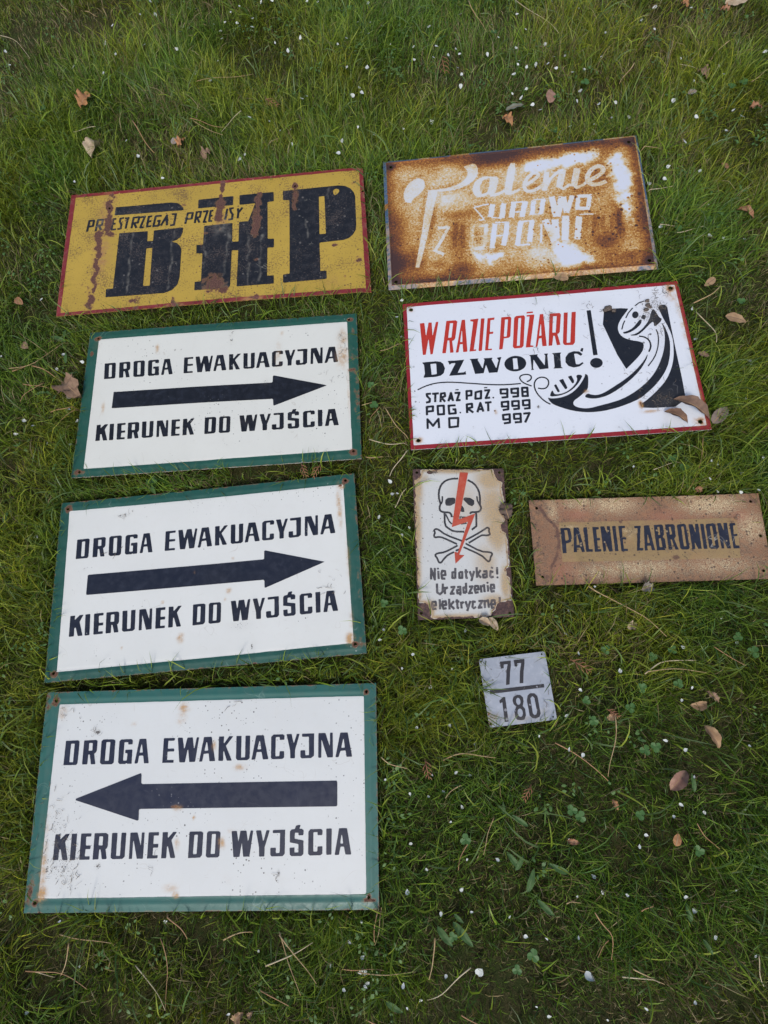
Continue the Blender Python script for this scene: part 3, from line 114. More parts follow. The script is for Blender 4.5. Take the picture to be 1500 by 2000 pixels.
  'text': [["s",422,-6109,-7137,-6027,-5144,-5439,-7154,-5347,-5006],["s",425,-4742,-5560,-4720,-7097],["s",424,-4062,-6423,-3460,-6362,-3502,-5668,-4024,-5578,-4198,-6113,-4090,-7036,-3492,-7052],["s",428,-1593,-5096,-1695,-7098],["s",427,-1632,-5868,-2162,-5932,-2212,-6931,-1691,-7022],["s",427,-879,-5887,-352,-5900,-410,-6978,-936,-6964,-879,-5887],["s",429,327,-5374,343,-6997,643,-7036],["s",428,26,-5909,707,-5895],["s",429,1017,-5779,1404,-6947],["s",429,1854,-5722,1213,-7635],["s",431,2350,-5035,2306,-7047],["s",430,3077,-5596,2454,-6356,3063,-7067],["s",430,3514,-5917,4127,-5855,4125,-7094],["s",430,4093,-6397,3480,-6459,3477,-7000,4054,-7015],["s",431,5413,-6042,4889,-5874,4752,-6801,4965,-7038,5432,-6896],["s",433,6132,-5124,6098,-6525],["s",422,-5100,-7927,-5098,-9597,-4592,-9914,-4127,-9473,-4013,-7956],["s",422,-3713,-8573,-3702,-9940],["s",421,-3656,-8955,-3120,-8666],["s",422,-2673,-8678,-1922,-8622,-2658,-9894,-1955,-9868],["s",423,-1477,-8711,-875,-8651,-864,-9869,-989,-10245],["s",423,-903,-9184,-1475,-9244,-1460,-9822,-937,-9837],["s",425,217,-7916,187,-9823],["s",424,201,-8757,-313,-8819,-303,-9733,144,-9776],["s",424,701,-8694,1382,-8636,679,-9883,1389,-9812],["s",424,1872,-9261,2479,-9202,2410,-8588,1868,-8573,1726,-9181,1884,-9826,2447,-9735],["s",426,2903,-8448,2939,-9825],["s",426,2959,-8756,3507,-8464,3546,-9766],["s",427,4188,-8482,4215,-9709],["s",427,4829,-9114,5364,-9052,5329,-8436,4844,-8423,4683,-9033,4821,-9695,5402,-9620],["s",415,-6013,-11977,-5421,-11921,-5496,-11274,-6029,-11303,-6157,-11898,-5966,-12606,-5373,-12520],["s",418,-4707,-10816,-4717,-12690],["s",417,-4166,-11959,-3572,-11902,-3646,-11269,-4165,-11284,-4311,-11880,-4122,-12604,-3526,-12503],["s",419,-2999,-10791,-3020,-12744],["s",419,-2130,-11269,-2835,-12000,-2130,-12727],["s",420,-1591,-10908,-1553,-12490,-1261,-12574],["s",419,-1911,-11351,-1166,-11343],["s",420,-870,-11383,-819,-12663],["s",419,-816,-11761,-350,-11428],["s",420,-46,-11332,264,-12471],["s",421,854,-11283,152,-13143],["s",421,1813,-11539,1295,-11417,1162,-12424,1373,-12656,1834,-12445],["s",422,2271,-11401,3025,-11348,2273,-12609,2981,-12556],["s",423,3410,-11208,3420,-12720],["s",422,3466,-11513,4082,-11304,4115,-12666],["s",422,4664,-12079,5316,-12023,5257,-11339,4759,-11324,4564,-12000,4712,-12730,5201,-12624],["s",425,6234,-10759,6196,-11746],["s",432,5105,-5381,5249,-5057],["p",-4574,-5148,-4583,-5196,-4606,-5240,-4641,-5277,-4686,-5306,-4738,-5323,-4792,-5328,-4846,-5320,-4896,-5301,-4938,-5270,-4969,-5231,-4988,-5186,-4994,-5138,-4984,-5090,-4961,-5046,-4926,-5009,-4882,-4980,-4830,-4963,-4776,-4958,-4722,-4966,-4672,-4985,-4630,-5016,-4598,-5055,-4579,-5100],["p",6290,-7072,6280,-7124,6257,-7172,6222,-7213,6179,-7244,6130,-7263,6078,-7268,6027,-7260,5981,-7239,5942,-7206,5914,-7163,5897,-7114,5894,-7062,5904,-7010,5927,-6962,5962,-6922,6005,-6891,6054,-6872,6106,-6866,6157,-6874,6203,-6896,6242,-6929,6270,-6971,6287,-7020],["p",4384,-8026,4374,-8074,4350,-8118,4313,-8155,4268,-8183,4215,-8200,4160,-8205,4105,-8197,4056,-8178,4013,-8147,3982,-8108,3964,-8063,3960,-8015,3970,-7968,3994,-7924,4030,-7886,4076,-7858,4128,-7841,4184,-7836,4238,-7844,4288,-7864,4330,-7894,4361,-7933,4380,-7978]],
  'chips': [["p",-9316,15142,-7008,14546,-7377,12963,-8020,12304,-9418,11983]],
  'chips2': [["p",6418,15076,10266,15060,10072,-8332,9847,-11246,8480,-11206,8505,-9830,8458,-7361,7891,-6725,7816,-5633,8499,-4711,8482,-2821,8422,-436,8316,1329,7415,1828,7494,2957,8356,4079,7899,5391,7755,6705,8377,7687,7998,10181,8250,11518,7342,12197,7069,12872,6716,13549]],
  'chips3': [["p",9859,-11094,6781,-11612,5693,-12034,5321,-13081,4690,-13513,4393,-15747,10089,-15941]],
  'chips4': [["p",-9583,-11196,-7392,-11486,-6681,-12106,-6344,-12863,-6374,-15380,-9721,-15266]],
  'holes': [["d",-7970,13716,7886,13627,-8120,-13282,7912,-13766]],
  'stain': [["b",-8215,11149,1275,4783,100],["b",-8319,3846,934,7785,90],["b",-8475,-4778,757,6054,80],["b",-293,14261,8147,896,90],["b",6070,12206,3433,3106,80],["b",6140,6069,3527,6734,75],["b",6648,2002,2376,4752,90],["b",4227,-4298,2629,4639,55],["b",1239,7768,3680,6400,38],["b",7474,-8263,1074,3989,80],["b",5292,-11264,2574,1363,70],["b",-6681,-12106,1630,1333,90],["b",-1753,-14053,7418,593,70],["b",4887,6085,3201,8002,32],["b",-542,9431,3208,4812,15],["b",-6777,12461,1444,1284,50],["b",6214,-8845,459,459,30]],
  'grime': [["b",-289,14346,8149,261,35],["b",-4547,13780,808,323,100],["b",-1761,-14202,7414,237,45],["b",-7729,7544,946,946,25],["b",-7633,14465,645,323,30]],
 }),
 'zab': dict(w=0.41722, h=0.16092, pose=[0.45677, 0.15303, -0.23237], world=[[0.27246, 0.2801], [0.68026, 0.18253], [0.63966, 0.02816], [0.23471, 0.12133]], g={
  'text': [["p",-15658,2483,-14299,2543,-13919,2271,-13812,839,-13979,-124,-14333,-371,-14890,-443,-14961,-2210,-15612,-2267],["p",-14961,2044,-14468,2054,-14363,210,-14943,35],["p",-13283,2485,-12331,2532,-11635,-2085,-12189,-2144,-12384,-1293,-13046,-1323,-13102,-2141,-13689,-2161],["p",-12820,1326,-12759,1324,-12454,-777,-13022,-836],["p",-11473,2505,-10793,2535,-10855,-1610,-10223,-1630,-10237,-2103,-11396,-2130],["p",-9835,2530,-8705,2520,-8691,2077,-9186,2041,-9198,434,-8683,443,-8670,4,-9224,-30,-9279,-1685,-8668,-1666,-8693,-2126,-9840,-2154],["p",-8387,2614,-7711,2618,-7212,1017,-7216,2642,-6665,2624,-6650,-2139,-7285,-2157,-7806,-255,-7806,-2141,-8329,-2137],["p",-6263,2598,-5648,2604,-5614,-2120,-6223,-2127],["p",-5132,2601,-3928,2601,-3952,2185,-4509,2151,-4588,416,-3940,422,-3991,-15,-4580,-35,-4634,-1742,-3926,-1726,-3951,-2147,-5096,-2162],["p",-2321,2484,-1108,2563,-1789,-1665,-1147,-1685,-1202,-2131,-2336,-2159,-1757,2076,-2312,2054],["p",-537,2518,393,2592,887,-2133,338,-2154,267,-1281,-400,-1260,-391,-2156,-939,-2165],["p",-104,791,-19,788,150,-764,-283,-815],["p",1224,2566,2670,2649,2917,2381,2841,697,2563,253,2921,-80,2942,-1750,2644,-2162,1242,-2208],["p",1837,2181,2210,2221,2208,717,1835,664],["p",1836,19,2209,71,2269,-1601,1775,-1662],["p",3285,2656,4694,2649,4964,2380,4934,372,4560,-132,5112,-2138,4527,-2158,4118,-247,3908,-266,3983,-2141,3370,-2185],["p",3892,2154,4239,2182,4334,714,3936,662],["p",5540,2557,6721,2675,6995,2445,7115,-1881,6828,-2192,5675,-2194,5413,-1892,5374,2237],["p",6117,2122,6563,2160,6574,-1583,6119,-1620],["p",7496,2520,8234,2535,8549,902,8666,2560,9243,2568,9201,-2139,8588,-2183,8126,-760,8039,-2204,7552,-2215],["p",9556,2532,10194,2537,10227,-2171,9594,-2189],["p",10672,2457,11920,2612,12297,2274,12302,-1917,11976,-2226,10824,-2228,10567,-1926,10512,2202],["p",11223,2049,11653,2061,11711,-1579,11275,-1654],["p",12617,2524,13260,2569,13608,870,13751,2579,14366,2598,14337,-2236,13728,-2256,13268,-538,13186,-2239,12704,-2223],["p",14772,2455,15821,2512,15842,2030,15374,2006,15235,366,15851,411,15850,24,15301,16,15202,-1753,15931,-1737,15884,-2260,14813,-2290]],
  'inner': [["p",-15740,3596,16273,3502,15788,-4049,-15849,-3886]],
  'holes': [["d",-19554,6503,-19603,-6524,19240,6501,19928,-103,19385,-6548]],
  'streak': [["s",700,-18895,6545,-17872,4610,-16269,2672,-16113,-443,-16777,-2881,-17986,-4974]],
  'dark': [["b",-19158,-6749,2655,1770,50],["b",-19644,1219,1513,6054,35],["b",-17409,6496,1847,2462,50],["b",2732,5837,2148,1841,50],["b",-14469,6082,1844,1844,30],["b",19427,6559,2459,1230,55],["b",4402,-3603,714,476,110],["b",-4671,3395,426,365,90],["b",-7045,-7119,5887,1472,15],["b",-14538,-6890,3537,1474,40],["b",2727,-7417,2940,1176,30],["b",7496,5998,1841,1228,25],["b",12276,2379,1213,425,50],["b",15272,2751,911,425,60]],
  'light': [["b",-11640,7582,3087,1544,50],["b",-5473,6741,3694,1539,60],["b",11964,6169,4913,1535,70],["b",18597,1552,2420,2420,50],["b",-2798,-5442,7694,1480,50],["b",-10085,-5822,2957,1478,40],["b",11689,-5285,5919,1480,35],["b",-16843,6160,922,1845,60],["b",7764,7901,3088,618,40],["b",-3111,1625,1211,424,80],["b",-3222,696,604,604,40],["b",-14207,2606,1824,304,60]],
  'pink': [["b",-12486,5067,2757,1225,70],["b",3408,4234,3663,1526,60],["b",-16158,-5635,1776,1776,60],["b",-14765,6092,1229,1844,40],["b",16909,3796,1828,1219,80],["b",10166,4015,2440,610,30],["b",-8805,-7365,5883,588,30]],
  'fibre': [["b",-3734,1334,1512,907,12],["b",3376,-2594,2986,896,6],["b",15638,3209,608,456,8]],
 }),
 'num': dict(w=0.11624, h=0.11425, pose=[0.14694, -0.04252, -0.13074], world=[[0.09671, 0.02165], [0.21261, 0.00655], [0.19662, -0.10628], [0.0818, -0.09201]], g={
  'text': [["p",-2249,4875,-345,4840,-452,4037,-765,3032,-1207,910,-1854,883,-1415,3004,-976,4307,-1674,4326,-1761,3690,-2264,3707],["p",168,4874,2052,4841,1947,4068,1553,2760,1162,859,523,883,921,2834,1384,4239,688,4268,620,3754,167,3755],["p",-4788,352,4654,327,4598,-264,-4786,-284],["p",-2692,-1020,-2326,-1063,-2435,-5103,-3086,-5077,-2961,-1855,-3392,-2009,-3441,-1545],["p",-906,-1177,-227,-950,292,-1031,695,-1467,676,-2178,395,-2858,724,-3403,682,-4409,320,-5072,-219,-5130,-933,-4977,-1166,-4496,-1166,-3587,-716,-2829,-1115,-2376,-1178,-1758],["p",147,-2016,130,-2167,89,-2308,27,-2430,-53,-2524,-143,-2583,-240,-2605,-335,-2587,-422,-2530,-496,-2439,-552,-2319,-585,-2180,-593,-2029,-576,-1878,-536,-1736,-473,-1614,-394,-1520,-303,-1460,-207,-1439,-111,-1457,-24,-1514,51,-1605,106,-1725,139,-1865],["p",229,-3893,208,-4069,160,-4233,85,-4375,-9,-4484,-118,-4553,-233,-4578,-347,-4557,-451,-4491,-540,-4385,-606,-4246,-646,-4084,-656,-3908,-636,-3732,-587,-3568,-513,-3426,-418,-3316,-310,-3247,-194,-3221,-80,-3243,24,-3309,113,-3415,179,-3555,219,-3718],["p",2017,-936,2745,-1042,3186,-1554,3217,-4402,2941,-4925,2320,-5135,1703,-5032,1308,-4583,1264,-2043,1532,-1258],["p",1930,-1713,2350,-1456,2609,-1793,2661,-4135,2433,-4513,2108,-4555,1898,-4248]],
  'holes': [["d",-5455,5252,5191,5281,-5507,-5147,5218,-5211]],
  'stain': [["b",-5494,-3790,512,820,90],["b",-5674,-4876,613,511,80],["b",-4297,-4232,2559,921,55],["b",-1356,-4373,1229,717,40],["b",649,-5010,3886,614,35],["b",3941,-4386,1231,1231,30],["b",4451,4193,1053,1053,20],["b",2440,1412,939,939,15]],
  'rust': [["b",-5565,-3580,205,308,70],["b",-5507,-5147,306,265,80]],
  'fibre': [["b",4309,-2399,619,2064,5]],
 }),
}
PETALS=[(-0.1493, 1.8382), (-0.3795, 1.8585), (-0.265, 1.8955), (-0.2585, 1.8452), (-0.2136, 1.8438), (-0.1098, 1.7579), (-0.099, 1.7378), (-0.2017, 1.7659), (-0.1789, 1.7675), (-0.0985, 1.6979), (-0.301, 1.7378), (-0.2204, 1.7024), (0.0332, 1.6513), (0.0998, 1.6296), (0.1221, 1.6049), (0.1854, 1.5644), (0.2117, 1.5787), (0.1433, 1.7461), (0.1693, 1.7363), (0.1911, 1.7016), (0.2963, 1.6901), (0.311, 1.5952), (0.254, 1.6341), (0.2533, 1.602), (0.2691, 1.5768), (-0.0335, 1.7924), (-0.0597, 1.7839), (-0.0808, 1.7633), (-0.0071, 1.7418), (-0.0493, 1.7414), (-0.0148, 1.7066), (-0.0455, 1.7229), (-0.2972, 1.8504), (-0.1846, 1.6104), (-0.1507, 1.5523), (-0.1209, 1.6111), (0.1142, 1.5195), (0.1904, 1.4855), (0.2399, 1.4694), (0.2074, 1.4218), (0.0602, 1.4264), (0.0751, 1.4283), (0.2071, 1.3842), (0.1822, 1.3868), (-0.0761, 1.4015), (-0.0297, 1.3723), (-0.0104, 1.3311), (0.015, 1.3352), (0.0086, 1.2839), (0.1258, 1.2505), (0.172, 1.2793), (0.2064, 1.2606), (0.1085, 1.2158), (0.1521, 1.1839), (-0.1235, 1.2895), (-0.1087, 1.3012), (-0.3645, 1.3746), (-0.3831, 1.4177), (-0.4176, 1.6742), (-0.499, 1.7441), (-0.4061, 1.5865), (-0.4313, 1.8126), (-0.4077, 1.8069), (-0.381, 1.7375), (-0.6642, 1.794), (-0.6818, 1.8722), (-0.7059, 1.5087), (-0.5244, 1.3353), (-0.3098, 1.2712), (0.0588, 1.5858), (0.0252, 1.8032), (0.0541, 1.7944), (-0.2775, 1.9235), (0.2858, 1.6262), (0.3151, 1.5301), (0.3698, 1.5081), (0.3559, 1.4478), (0.4208, 1.4743), (0.4047, 1.4448), (0.5081, 1.5645), (0.5783, 1.5168), (0.6448, 1.519), (0.7398, 1.5319), (0.7988, 1.4948), (0.9266, 1.3997), (0.5745, 1.4525), (0.6468, 1.4588), (0.4728, 1.4422), (0.467, 1.4611), (0.455, 1.4702), (0.4389, 1.4323), (0.4554, 1.4025), (0.5355, 1.4156), (0.446, 1.3428), (0.4557, 1.3716), (0.6035, 1.4018), (0.603, 1.3718), (0.5917, 1.3505), (0.5769, 1.3325), (0.6078, 1.3321), (0.638, 1.3454), (0.6619, 1.3296), (0.6867, 1.3513), (0.6748, 1.3914), (0.7148, 1.352), (0.6704, 1.3015), (0.7078, 1.2853), (0.7345, 1.2793), (0.8231, 1.3784), (0.9365, 1.3511), (1.0442, 1.3858), (0.711, 1.2308), (0.7376, 1.1769), (0.6908, 1.2002), (0.7744, 1.1698), (0.5853, 1.2178), (0.6032, 1.2072), (0.5937, 1.1542), (0.745, 1.1207), (0.7874, 1.115), (0.5515, 1.2666), (0.5895, 1.2758), (0.5725, 1.2566), (0.396, 1.2938), (0.4131, 1.2508), (0.3479, 1.254), (0.2761, 1.2492), (0.9632, 1.1675), (0.9544, 1.2351), (1.0345, 1.1912), (1.0266, 1.1551), (1.07, 1.1335), (0.8889, 1.116), (1.0146, 1.0586), (1.0183, 1.0295), (0.9142, 1.0487), (0.9738, 1.0063), (0.8638, 0.9933), (0.8053, 0.9385), (0.7847, 0.9074), (0.8649, 0.9063), (0.7573, 0.9173), (0.7953, 1.318), (1.1063, 1.2744), (1.1397, 1.188), (0.2244, 1.2027), (0.9711, 1.4296), (0.3895, 1.5903), (0.4182, 1.5379), (0.6507, 1.1337), (0.7062, 1.121), (0.7609, 1.0938), (0.8203, 0.7426), (0.8447, 0.7297), (0.8924, 0.7202), (0.7796, 0.7181), (0.7, 0.519), (0.7434, 0.3697), (0.7777, 0.4437), (0.7779, 0.4336), (0.7375, 0.4348), (0.5797, 0.3283), (0.4794, 0.29), (0.5546, 0.2735), (0.6215, 0.2639), (0.638, 0.2567), (0.6497, 0.2399), (0.6706, 0.2283), (0.7183, 0.2448), (0.6269, 0.2201), (0.6054, 0.2314), (0.6165, 0.2063), (0.6792, 0.1874), (0.6506, 0.1928), (0.7249, 0.5912), (0.7359, 0.7973), (0.7466, 0.7853), (0.8475, 0.8171), (-0.0715, 0.1251), (-0.0549, 0.1132), (-0.065, 0.0973), (-0.0129, 0.0583), (-0.0391, 0.0391), (0.0467, 0.0176), (0.0006, -0.0034), (0.0128, -0.0271), (0.017, -0.0733), (-0.0386, -0.063), (0.0507, -0.1121), (-0.1122, -0.1291), (-0.033, -0.1405), (-0.0216, -0.1713), (-0.0477, -0.1733), (-0.0773, -0.162), (0.0021, -0.2002), (0.0074, -0.1458), (0.0288, -0.157), (0.1582, -0.1243), (0.1982, -0.1539), (0.2398, -0.1595), (0.2199, -0.1705), (0.2142, -0.1033), (0.256, 0.0264), (0.2845, -0.0019), (0.2737, 0.063), (0.3351, 0.0734), (0.265, -0.0109), (0.0886, 0.0756), (0.4388, -0.0439), (0.5251, -0.0142), (0.3242, -0.0553), (0.4299, -0.1109), (0.4066, -0.1257), (0.3549, -0.1777), (0.3865, -0.2018), (0.4843, -0.2185), (0.3782, -0.24), (0.3438, -0.2748), (0.3248, -0.288), (0.3782, -0.2964), (0.3317, 0.0921), (0.5334, -0.0598), (0.2514, -0.0703), (-0.0227, -0.2164), (-0.0958, -0.2345), (-0.0792, -0.2755), (-0.1167, -0.2967), (0.0358, -0.2865), (0.1563, -0.2845), (-0.0117, -0.2761), (-0.0316, -0.3132), (-0.073, -0.3387), (-0.0249, -0.3456), (-0.1996, -0.3248), (-0.2073, -0.3685), (-0.2151, -0.3901), (-0.211, -0.4063), (-0.0884, -0.4219), (-0.1546, -0.4167), (-0.1348, -0.4453), (-0.1559, -0.4469), (0.1408, -0.3613), (0.1755, -0.3424), (0.182, -0.3652), (0.2172, -0.3777), (0.3016, -0.3974), (0.3083, -0.4207), (0.276, -0.3049), (0.1246, -0.4135), (0.0473, -0.3972), (0.0773, -0.406), (0.0311, -0.3677), (0.0347, -0.4848), (0.05, -0.5066), (0.1915, -0.5229), (0.2631, -0.5313), (0.1312, -0.5221), (0.2585, -0.316), (0.3794, -0.4066), (0.3237, -0.4574), (0.3723, -0.4934), (-0.6891, -0.2137), (-0.6634, -0.285), (-0.4308, -0.3969), (-0.2, -0.3252), (-0.2249, -0.3471), (-0.207, -0.3686), (-0.2119, -0.4066), (-0.2462, -0.4039), (-0.7579, -0.3313), (-0.2617, -0.3717), (-0.3738, -0.3297), (-0.5162, -0.2539), (-0.6151, 0.8369), (-0.5962, 0.8683), (-0.5947, 0.7288), (-0.5842, 0.7015), (-0.6738, 0.7112), (-0.692, 0.7287), (-0.645, 0.6601), (-0.605, 0.6524), (-0.7136, 0.7041), (-0.7378, 0.9053), (-0.6875, 0.4634), (-0.7235, 0.4324), (-0.5545, 0.834), (-0.6328, 1.0258), (0.1518, 0.7819), (0.1308, 0.7429), (0.1301, 0.7023), (0.025, 0.3634), (0.0345, 0.3619), (0.0259, 0.3882), (-0.0119, 0.3263), (0.039, 0.2881), (0.0222, 0.2771), (-0.019, 0.2649), (-0.0431, 0.1742), (-0.0709, 0.1255), (-0.0547, 0.1141), (-0.0156, 0.4196), (-0.0446, 0.4316), (0.1119, 0.814)]
BIG_PETALS=[(-0.0349, -0.4281), (0.1244, -0.468), (-0.2154, -0.3901)]
STRAWS=[[(-0.694, 1.9196), (-0.6525, 1.8818), (-0.6103, 1.8061)], [(-0.1864, 1.553), (-0.1221, 1.5532), (-0.0432, 1.5408)], [(-0.2198, 1.4409), (-0.1444, 1.3964)], [(-0.3609, 1.4784), (-0.322, 1.3653)], [(-0.511, 1.9854), (-0.4868, 1.9234)], [(-0.4463, 1.9292), (-0.4112, 1.8796)], [(-0.0912, 1.42), (-0.1505, 1.3794)], [(-0.2652, 1.7544), (-0.27, 1.7068)], [(-0.2139, 1.4362), (-0.1477, 1.3569)], [(-0.4584, 1.5033), (-0.513, 1.4911)], [(0.6555, 1.5738), (0.6824, 1.4903), (0.7157, 1.4116)], [(0.5402, 1.5977), (0.5455, 1.5465), (0.5554, 1.4899)], [(0.8451, 1.2508), (0.7943, 1.2081)], [(1.0781, 1.246), (1.017, 1.2062)], [(0.9474, 1.2209), (0.9927, 1.1932)], [(1.0835, 1.1219), (1.1243, 1.1371)], [(0.7716, 1.0098), (0.8198, 0.9871)], [(0.7472, 0.9003), (0.7942, 0.8855)], [(0.7527, 0.7706), (0.8109, 0.7624)], [(0.7313, 0.7988), (0.7869, 0.7872)], [(0.7205, 0.5925), (0.7808, 0.6109)], [(0.6224, 0.3095), (0.6048, 0.2816), (0.5769, 0.2505), (0.5562, 0.2182)], [(0.7193, 0.5736), (0.727, 0.5221), (0.7244, 0.4932)], [(0.511, 0.2737), (0.5449, 0.2756)], [(-0.714, 0.8602), (-0.6717, 0.8656), (-0.6355, 0.8829), (-0.5923, 0.8963)], [(-0.7074, 0.8523), (-0.6613, 0.8645)], [(-0.6637, 0.8533), (-0.6325, 0.8263), (-0.5878, 0.7801)], [(-0.6853, 0.8125), (-0.6317, 0.7898)], [(-0.6294, 0.7275), (-0.5739, 0.7228)], [(-0.6174, 0.7073), (-0.5741, 0.7209)], [(-0.6945, 0.7728), (-0.6869, 0.7859), (-0.6345, 0.7976)], [(0.0561, 0.5452), (0.0676, 0.5029), (0.0853, 0.465)], [(0.0076, 0.483), (0.0401, 0.4666), (0.0819, 0.452)], [(0.0797, 0.4436), (0.046, 0.4179), (0.0283, 0.3978)], [(0.0769, 0.6671), (0.129, 0.6758)], [(-0.0088, 0.4528), (0.026, 0.4391)], [(0.0452, 0.5463), (0.0168, 0.5135)], [(0.0113, 0.5635), (0.0333, 0.5588)], [(0.0227, 0.3335), (0.0532, 0.3624)], [(0.3173, 0.0948), (0.3596, 0.071), (0.398, 0.026), (0.4171, -0.0206)], [(0.3586, -0.07), (0.3941, -0.0601), (0.4525, -0.0701)], [(0.3644, -0.0677), (0.4159, -0.0787), (0.4595, -0.0929)], [(0.1806, -0.1399), (0.2015, -0.1648), (0.2429, -0.2134)], [(0.2863, -0.121), (0.2617, -0.1683), (0.245, -0.2075)], [(-0.0091, -0.123), (0.0324, -0.1285), (0.0772, -0.1384)], [(0.491, -0.0561), (0.5264, -0.098)], [(-0.1093, -0.0923), (-0.0704, -0.1194)], [(0.0094, -0.1666), (-0.0209, -0.1787)], [(0.0481, -0.2254), (0.0276, -0.2474), (0.0158, -0.2711)], [(0.3533, -0.3018), (0.3618, -0.3247), (0.3754, -0.3457)], [(0.1585, -0.3835), (0.1624, -0.4032), (0.1697, -0.4216), (0.1624, -0.4511)], [(0.1679, -0.4267), (0.1434, -0.4415)], [(0.1878, -0.4639), (0.209, -0.4756), (0.2271, -0.4949)], [(0.1701, -0.4733), (0.2101, -0.4837), (0.2192, -0.4878)], [(-0.047, -0.4145), (-0.0908, -0.4304), (-0.1239, -0.4437)], [(-0.0894, -0.3625), (-0.1037, -0.3855), (-0.1139, -0.4164)], [(-0.2188, -0.3834), (-0.1693, -0.3971), (-0.1339, -0.4047)], [(-0.2204, -0.4455), (-0.1759, -0.4574), (-0.1281, -0.4687)], [(-0.0775, -0.4672), (-0.0557, -0.4876)], [(-0.1631, -0.3098), (-0.1844, -0.3547)], [(0.2267, -0.3958), (0.2485, -0.3961)], [(0.121, -0.3645), (0.1453, -0.3711)], [(-0.0006, -0.2491), (-0.0288, -0.283)], [(0.3738, -0.4901), (0.3673, -0.5311)], [(-0.7493, -0.2706), (-0.6955, -0.2859), (-0.647, -0.3151)], [(-0.7481, -0.2723), (-0.7, -0.2885)], [(-0.6914, -0.2325), (-0.6321, -0.2478), (-0.6033, -0.2621)], [(-0.6664, -0.2446), (-0.6871, -0.287)], [(-0.5183, -0.2699), (-0.5232, -0.3226), (-0.5257, -0.3671)], [(-0.5693, -0.3019), (-0.5483, -0.3381), (-0.5251, -0.3689)], [(-0.33, -0.3061), (-0.3236, -0.3484), (-0.3109, -0.3927)], [(-0.328, -0.3066), (-0.3035, -0.3528), (-0.2852, -0.3846)], [(-0.3584, -0.3443), (-0.3132, -0.3384), (-0.2802, -0.3314)], [(-0.3749, -0.3772), (-0.3322, -0.4024)], [(-0.5103, -0.2423), (-0.4819, -0.2852)], [(-0.1671, -0.3079), (-0.1839, -0.3508)], [(-0.4244, -0.2997), (-0.3729, -0.2966)], [(-0.2417, -0.375), (-0.1799, -0.3936)]]
CLOVERS=[(-0.0224, 0.1039), (0.4079, -0.0985), (0.3192, -0.1164), (0.2526, -0.0877), (0.2525, -0.1217), (0.5327, -0.05), (0.5488, -0.0802), (0.4201, -0.0439), (0.346, -0.0901), (0.3172, -0.1838), (0.3342, -0.1823), (0.3124, -0.0166), (0.3845, -0.0473), (0.1724, -0.2419), (-0.0628, -0.3703), (0.0498, -0.4192), (0.0204, -0.4321), (0.2741, -0.2719), (0.3454, -0.3427), (-0.006, -0.2438), (0.184, -0.255), (-0.0419, 0.1588), (-0.0212, 0.1023), (0.0391, 0.5983), (0.0352, 0.5512), (-0.5882, 1.6118), (0.0093, 1.224), (0.245, 1.6874), (0.609, 1.1259), (1.0327, 1.1188), (1.0615, 1.1212), (0.7257, 1.2455), (0.8302, 1.0056), (0.5733, 1.4832), (0.7641, 0.7776), (0.7746, 0.7405), (0.837, 0.7838), (0.8174, 0.5743), (0.567, 0.263), (0.0764, 0.1663), (-0.436, 0.5164), (0.5537, 0.285)]
BROAD=[[(0.0668, -0.3048), (0.0527, -0.2776)], [(0.0593, -0.307), (0.0789, -0.2884)], [(0.0688, -0.3405), (0.0879, -0.3096)], [(0.0804, -0.3527), (0.099, -0.3809)], [(-0.0828, -0.3545), (-0.0673, -0.3861)], [(-0.0582, -0.3543), (-0.0362, -0.3929)], [(-0.1875, -0.4348), (-0.1638, -0.4523)], [(0.2971, -0.4331), (0.2996, -0.4057)], [(0.0977, -0.2514), (0.0775, -0.2281)], [(0.3065, -0.4573), (0.3119, -0.4802)], [(0.1398, -0.3292), (0.1114, -0.307)], [(-0.053, -0.344), (-0.042, -0.3598)], [(0.0651, -0.2262), (0.0703, -0.2065)], [(0.3716, -0.2628), (0.3784, -0.235)], [(-0.5885, 0.8992), (-0.6222, 0.9216)], [(-0.5929, 0.8442), (-0.5907, 0.8715)], [(-0.6423, 0.7844), (-0.668, 0.7862)], [(-0.6421, 0.7882), (-0.6311, 0.7735)], [(-0.6191, 0.7738), (-0.6291, 0.7539)], [(-0.7483, 0.5062), (-0.7371, 0.5368)], [(-0.7363, 0.4897), (-0.7241, 0.4798)], [(-0.5859, 0.9313), (-0.5913, 0.9082)], [(-0.4508, 0.5262), (-0.4343, 0.4876)], [(0.4319, 1.5023), (0.4574, 1.5119)]]
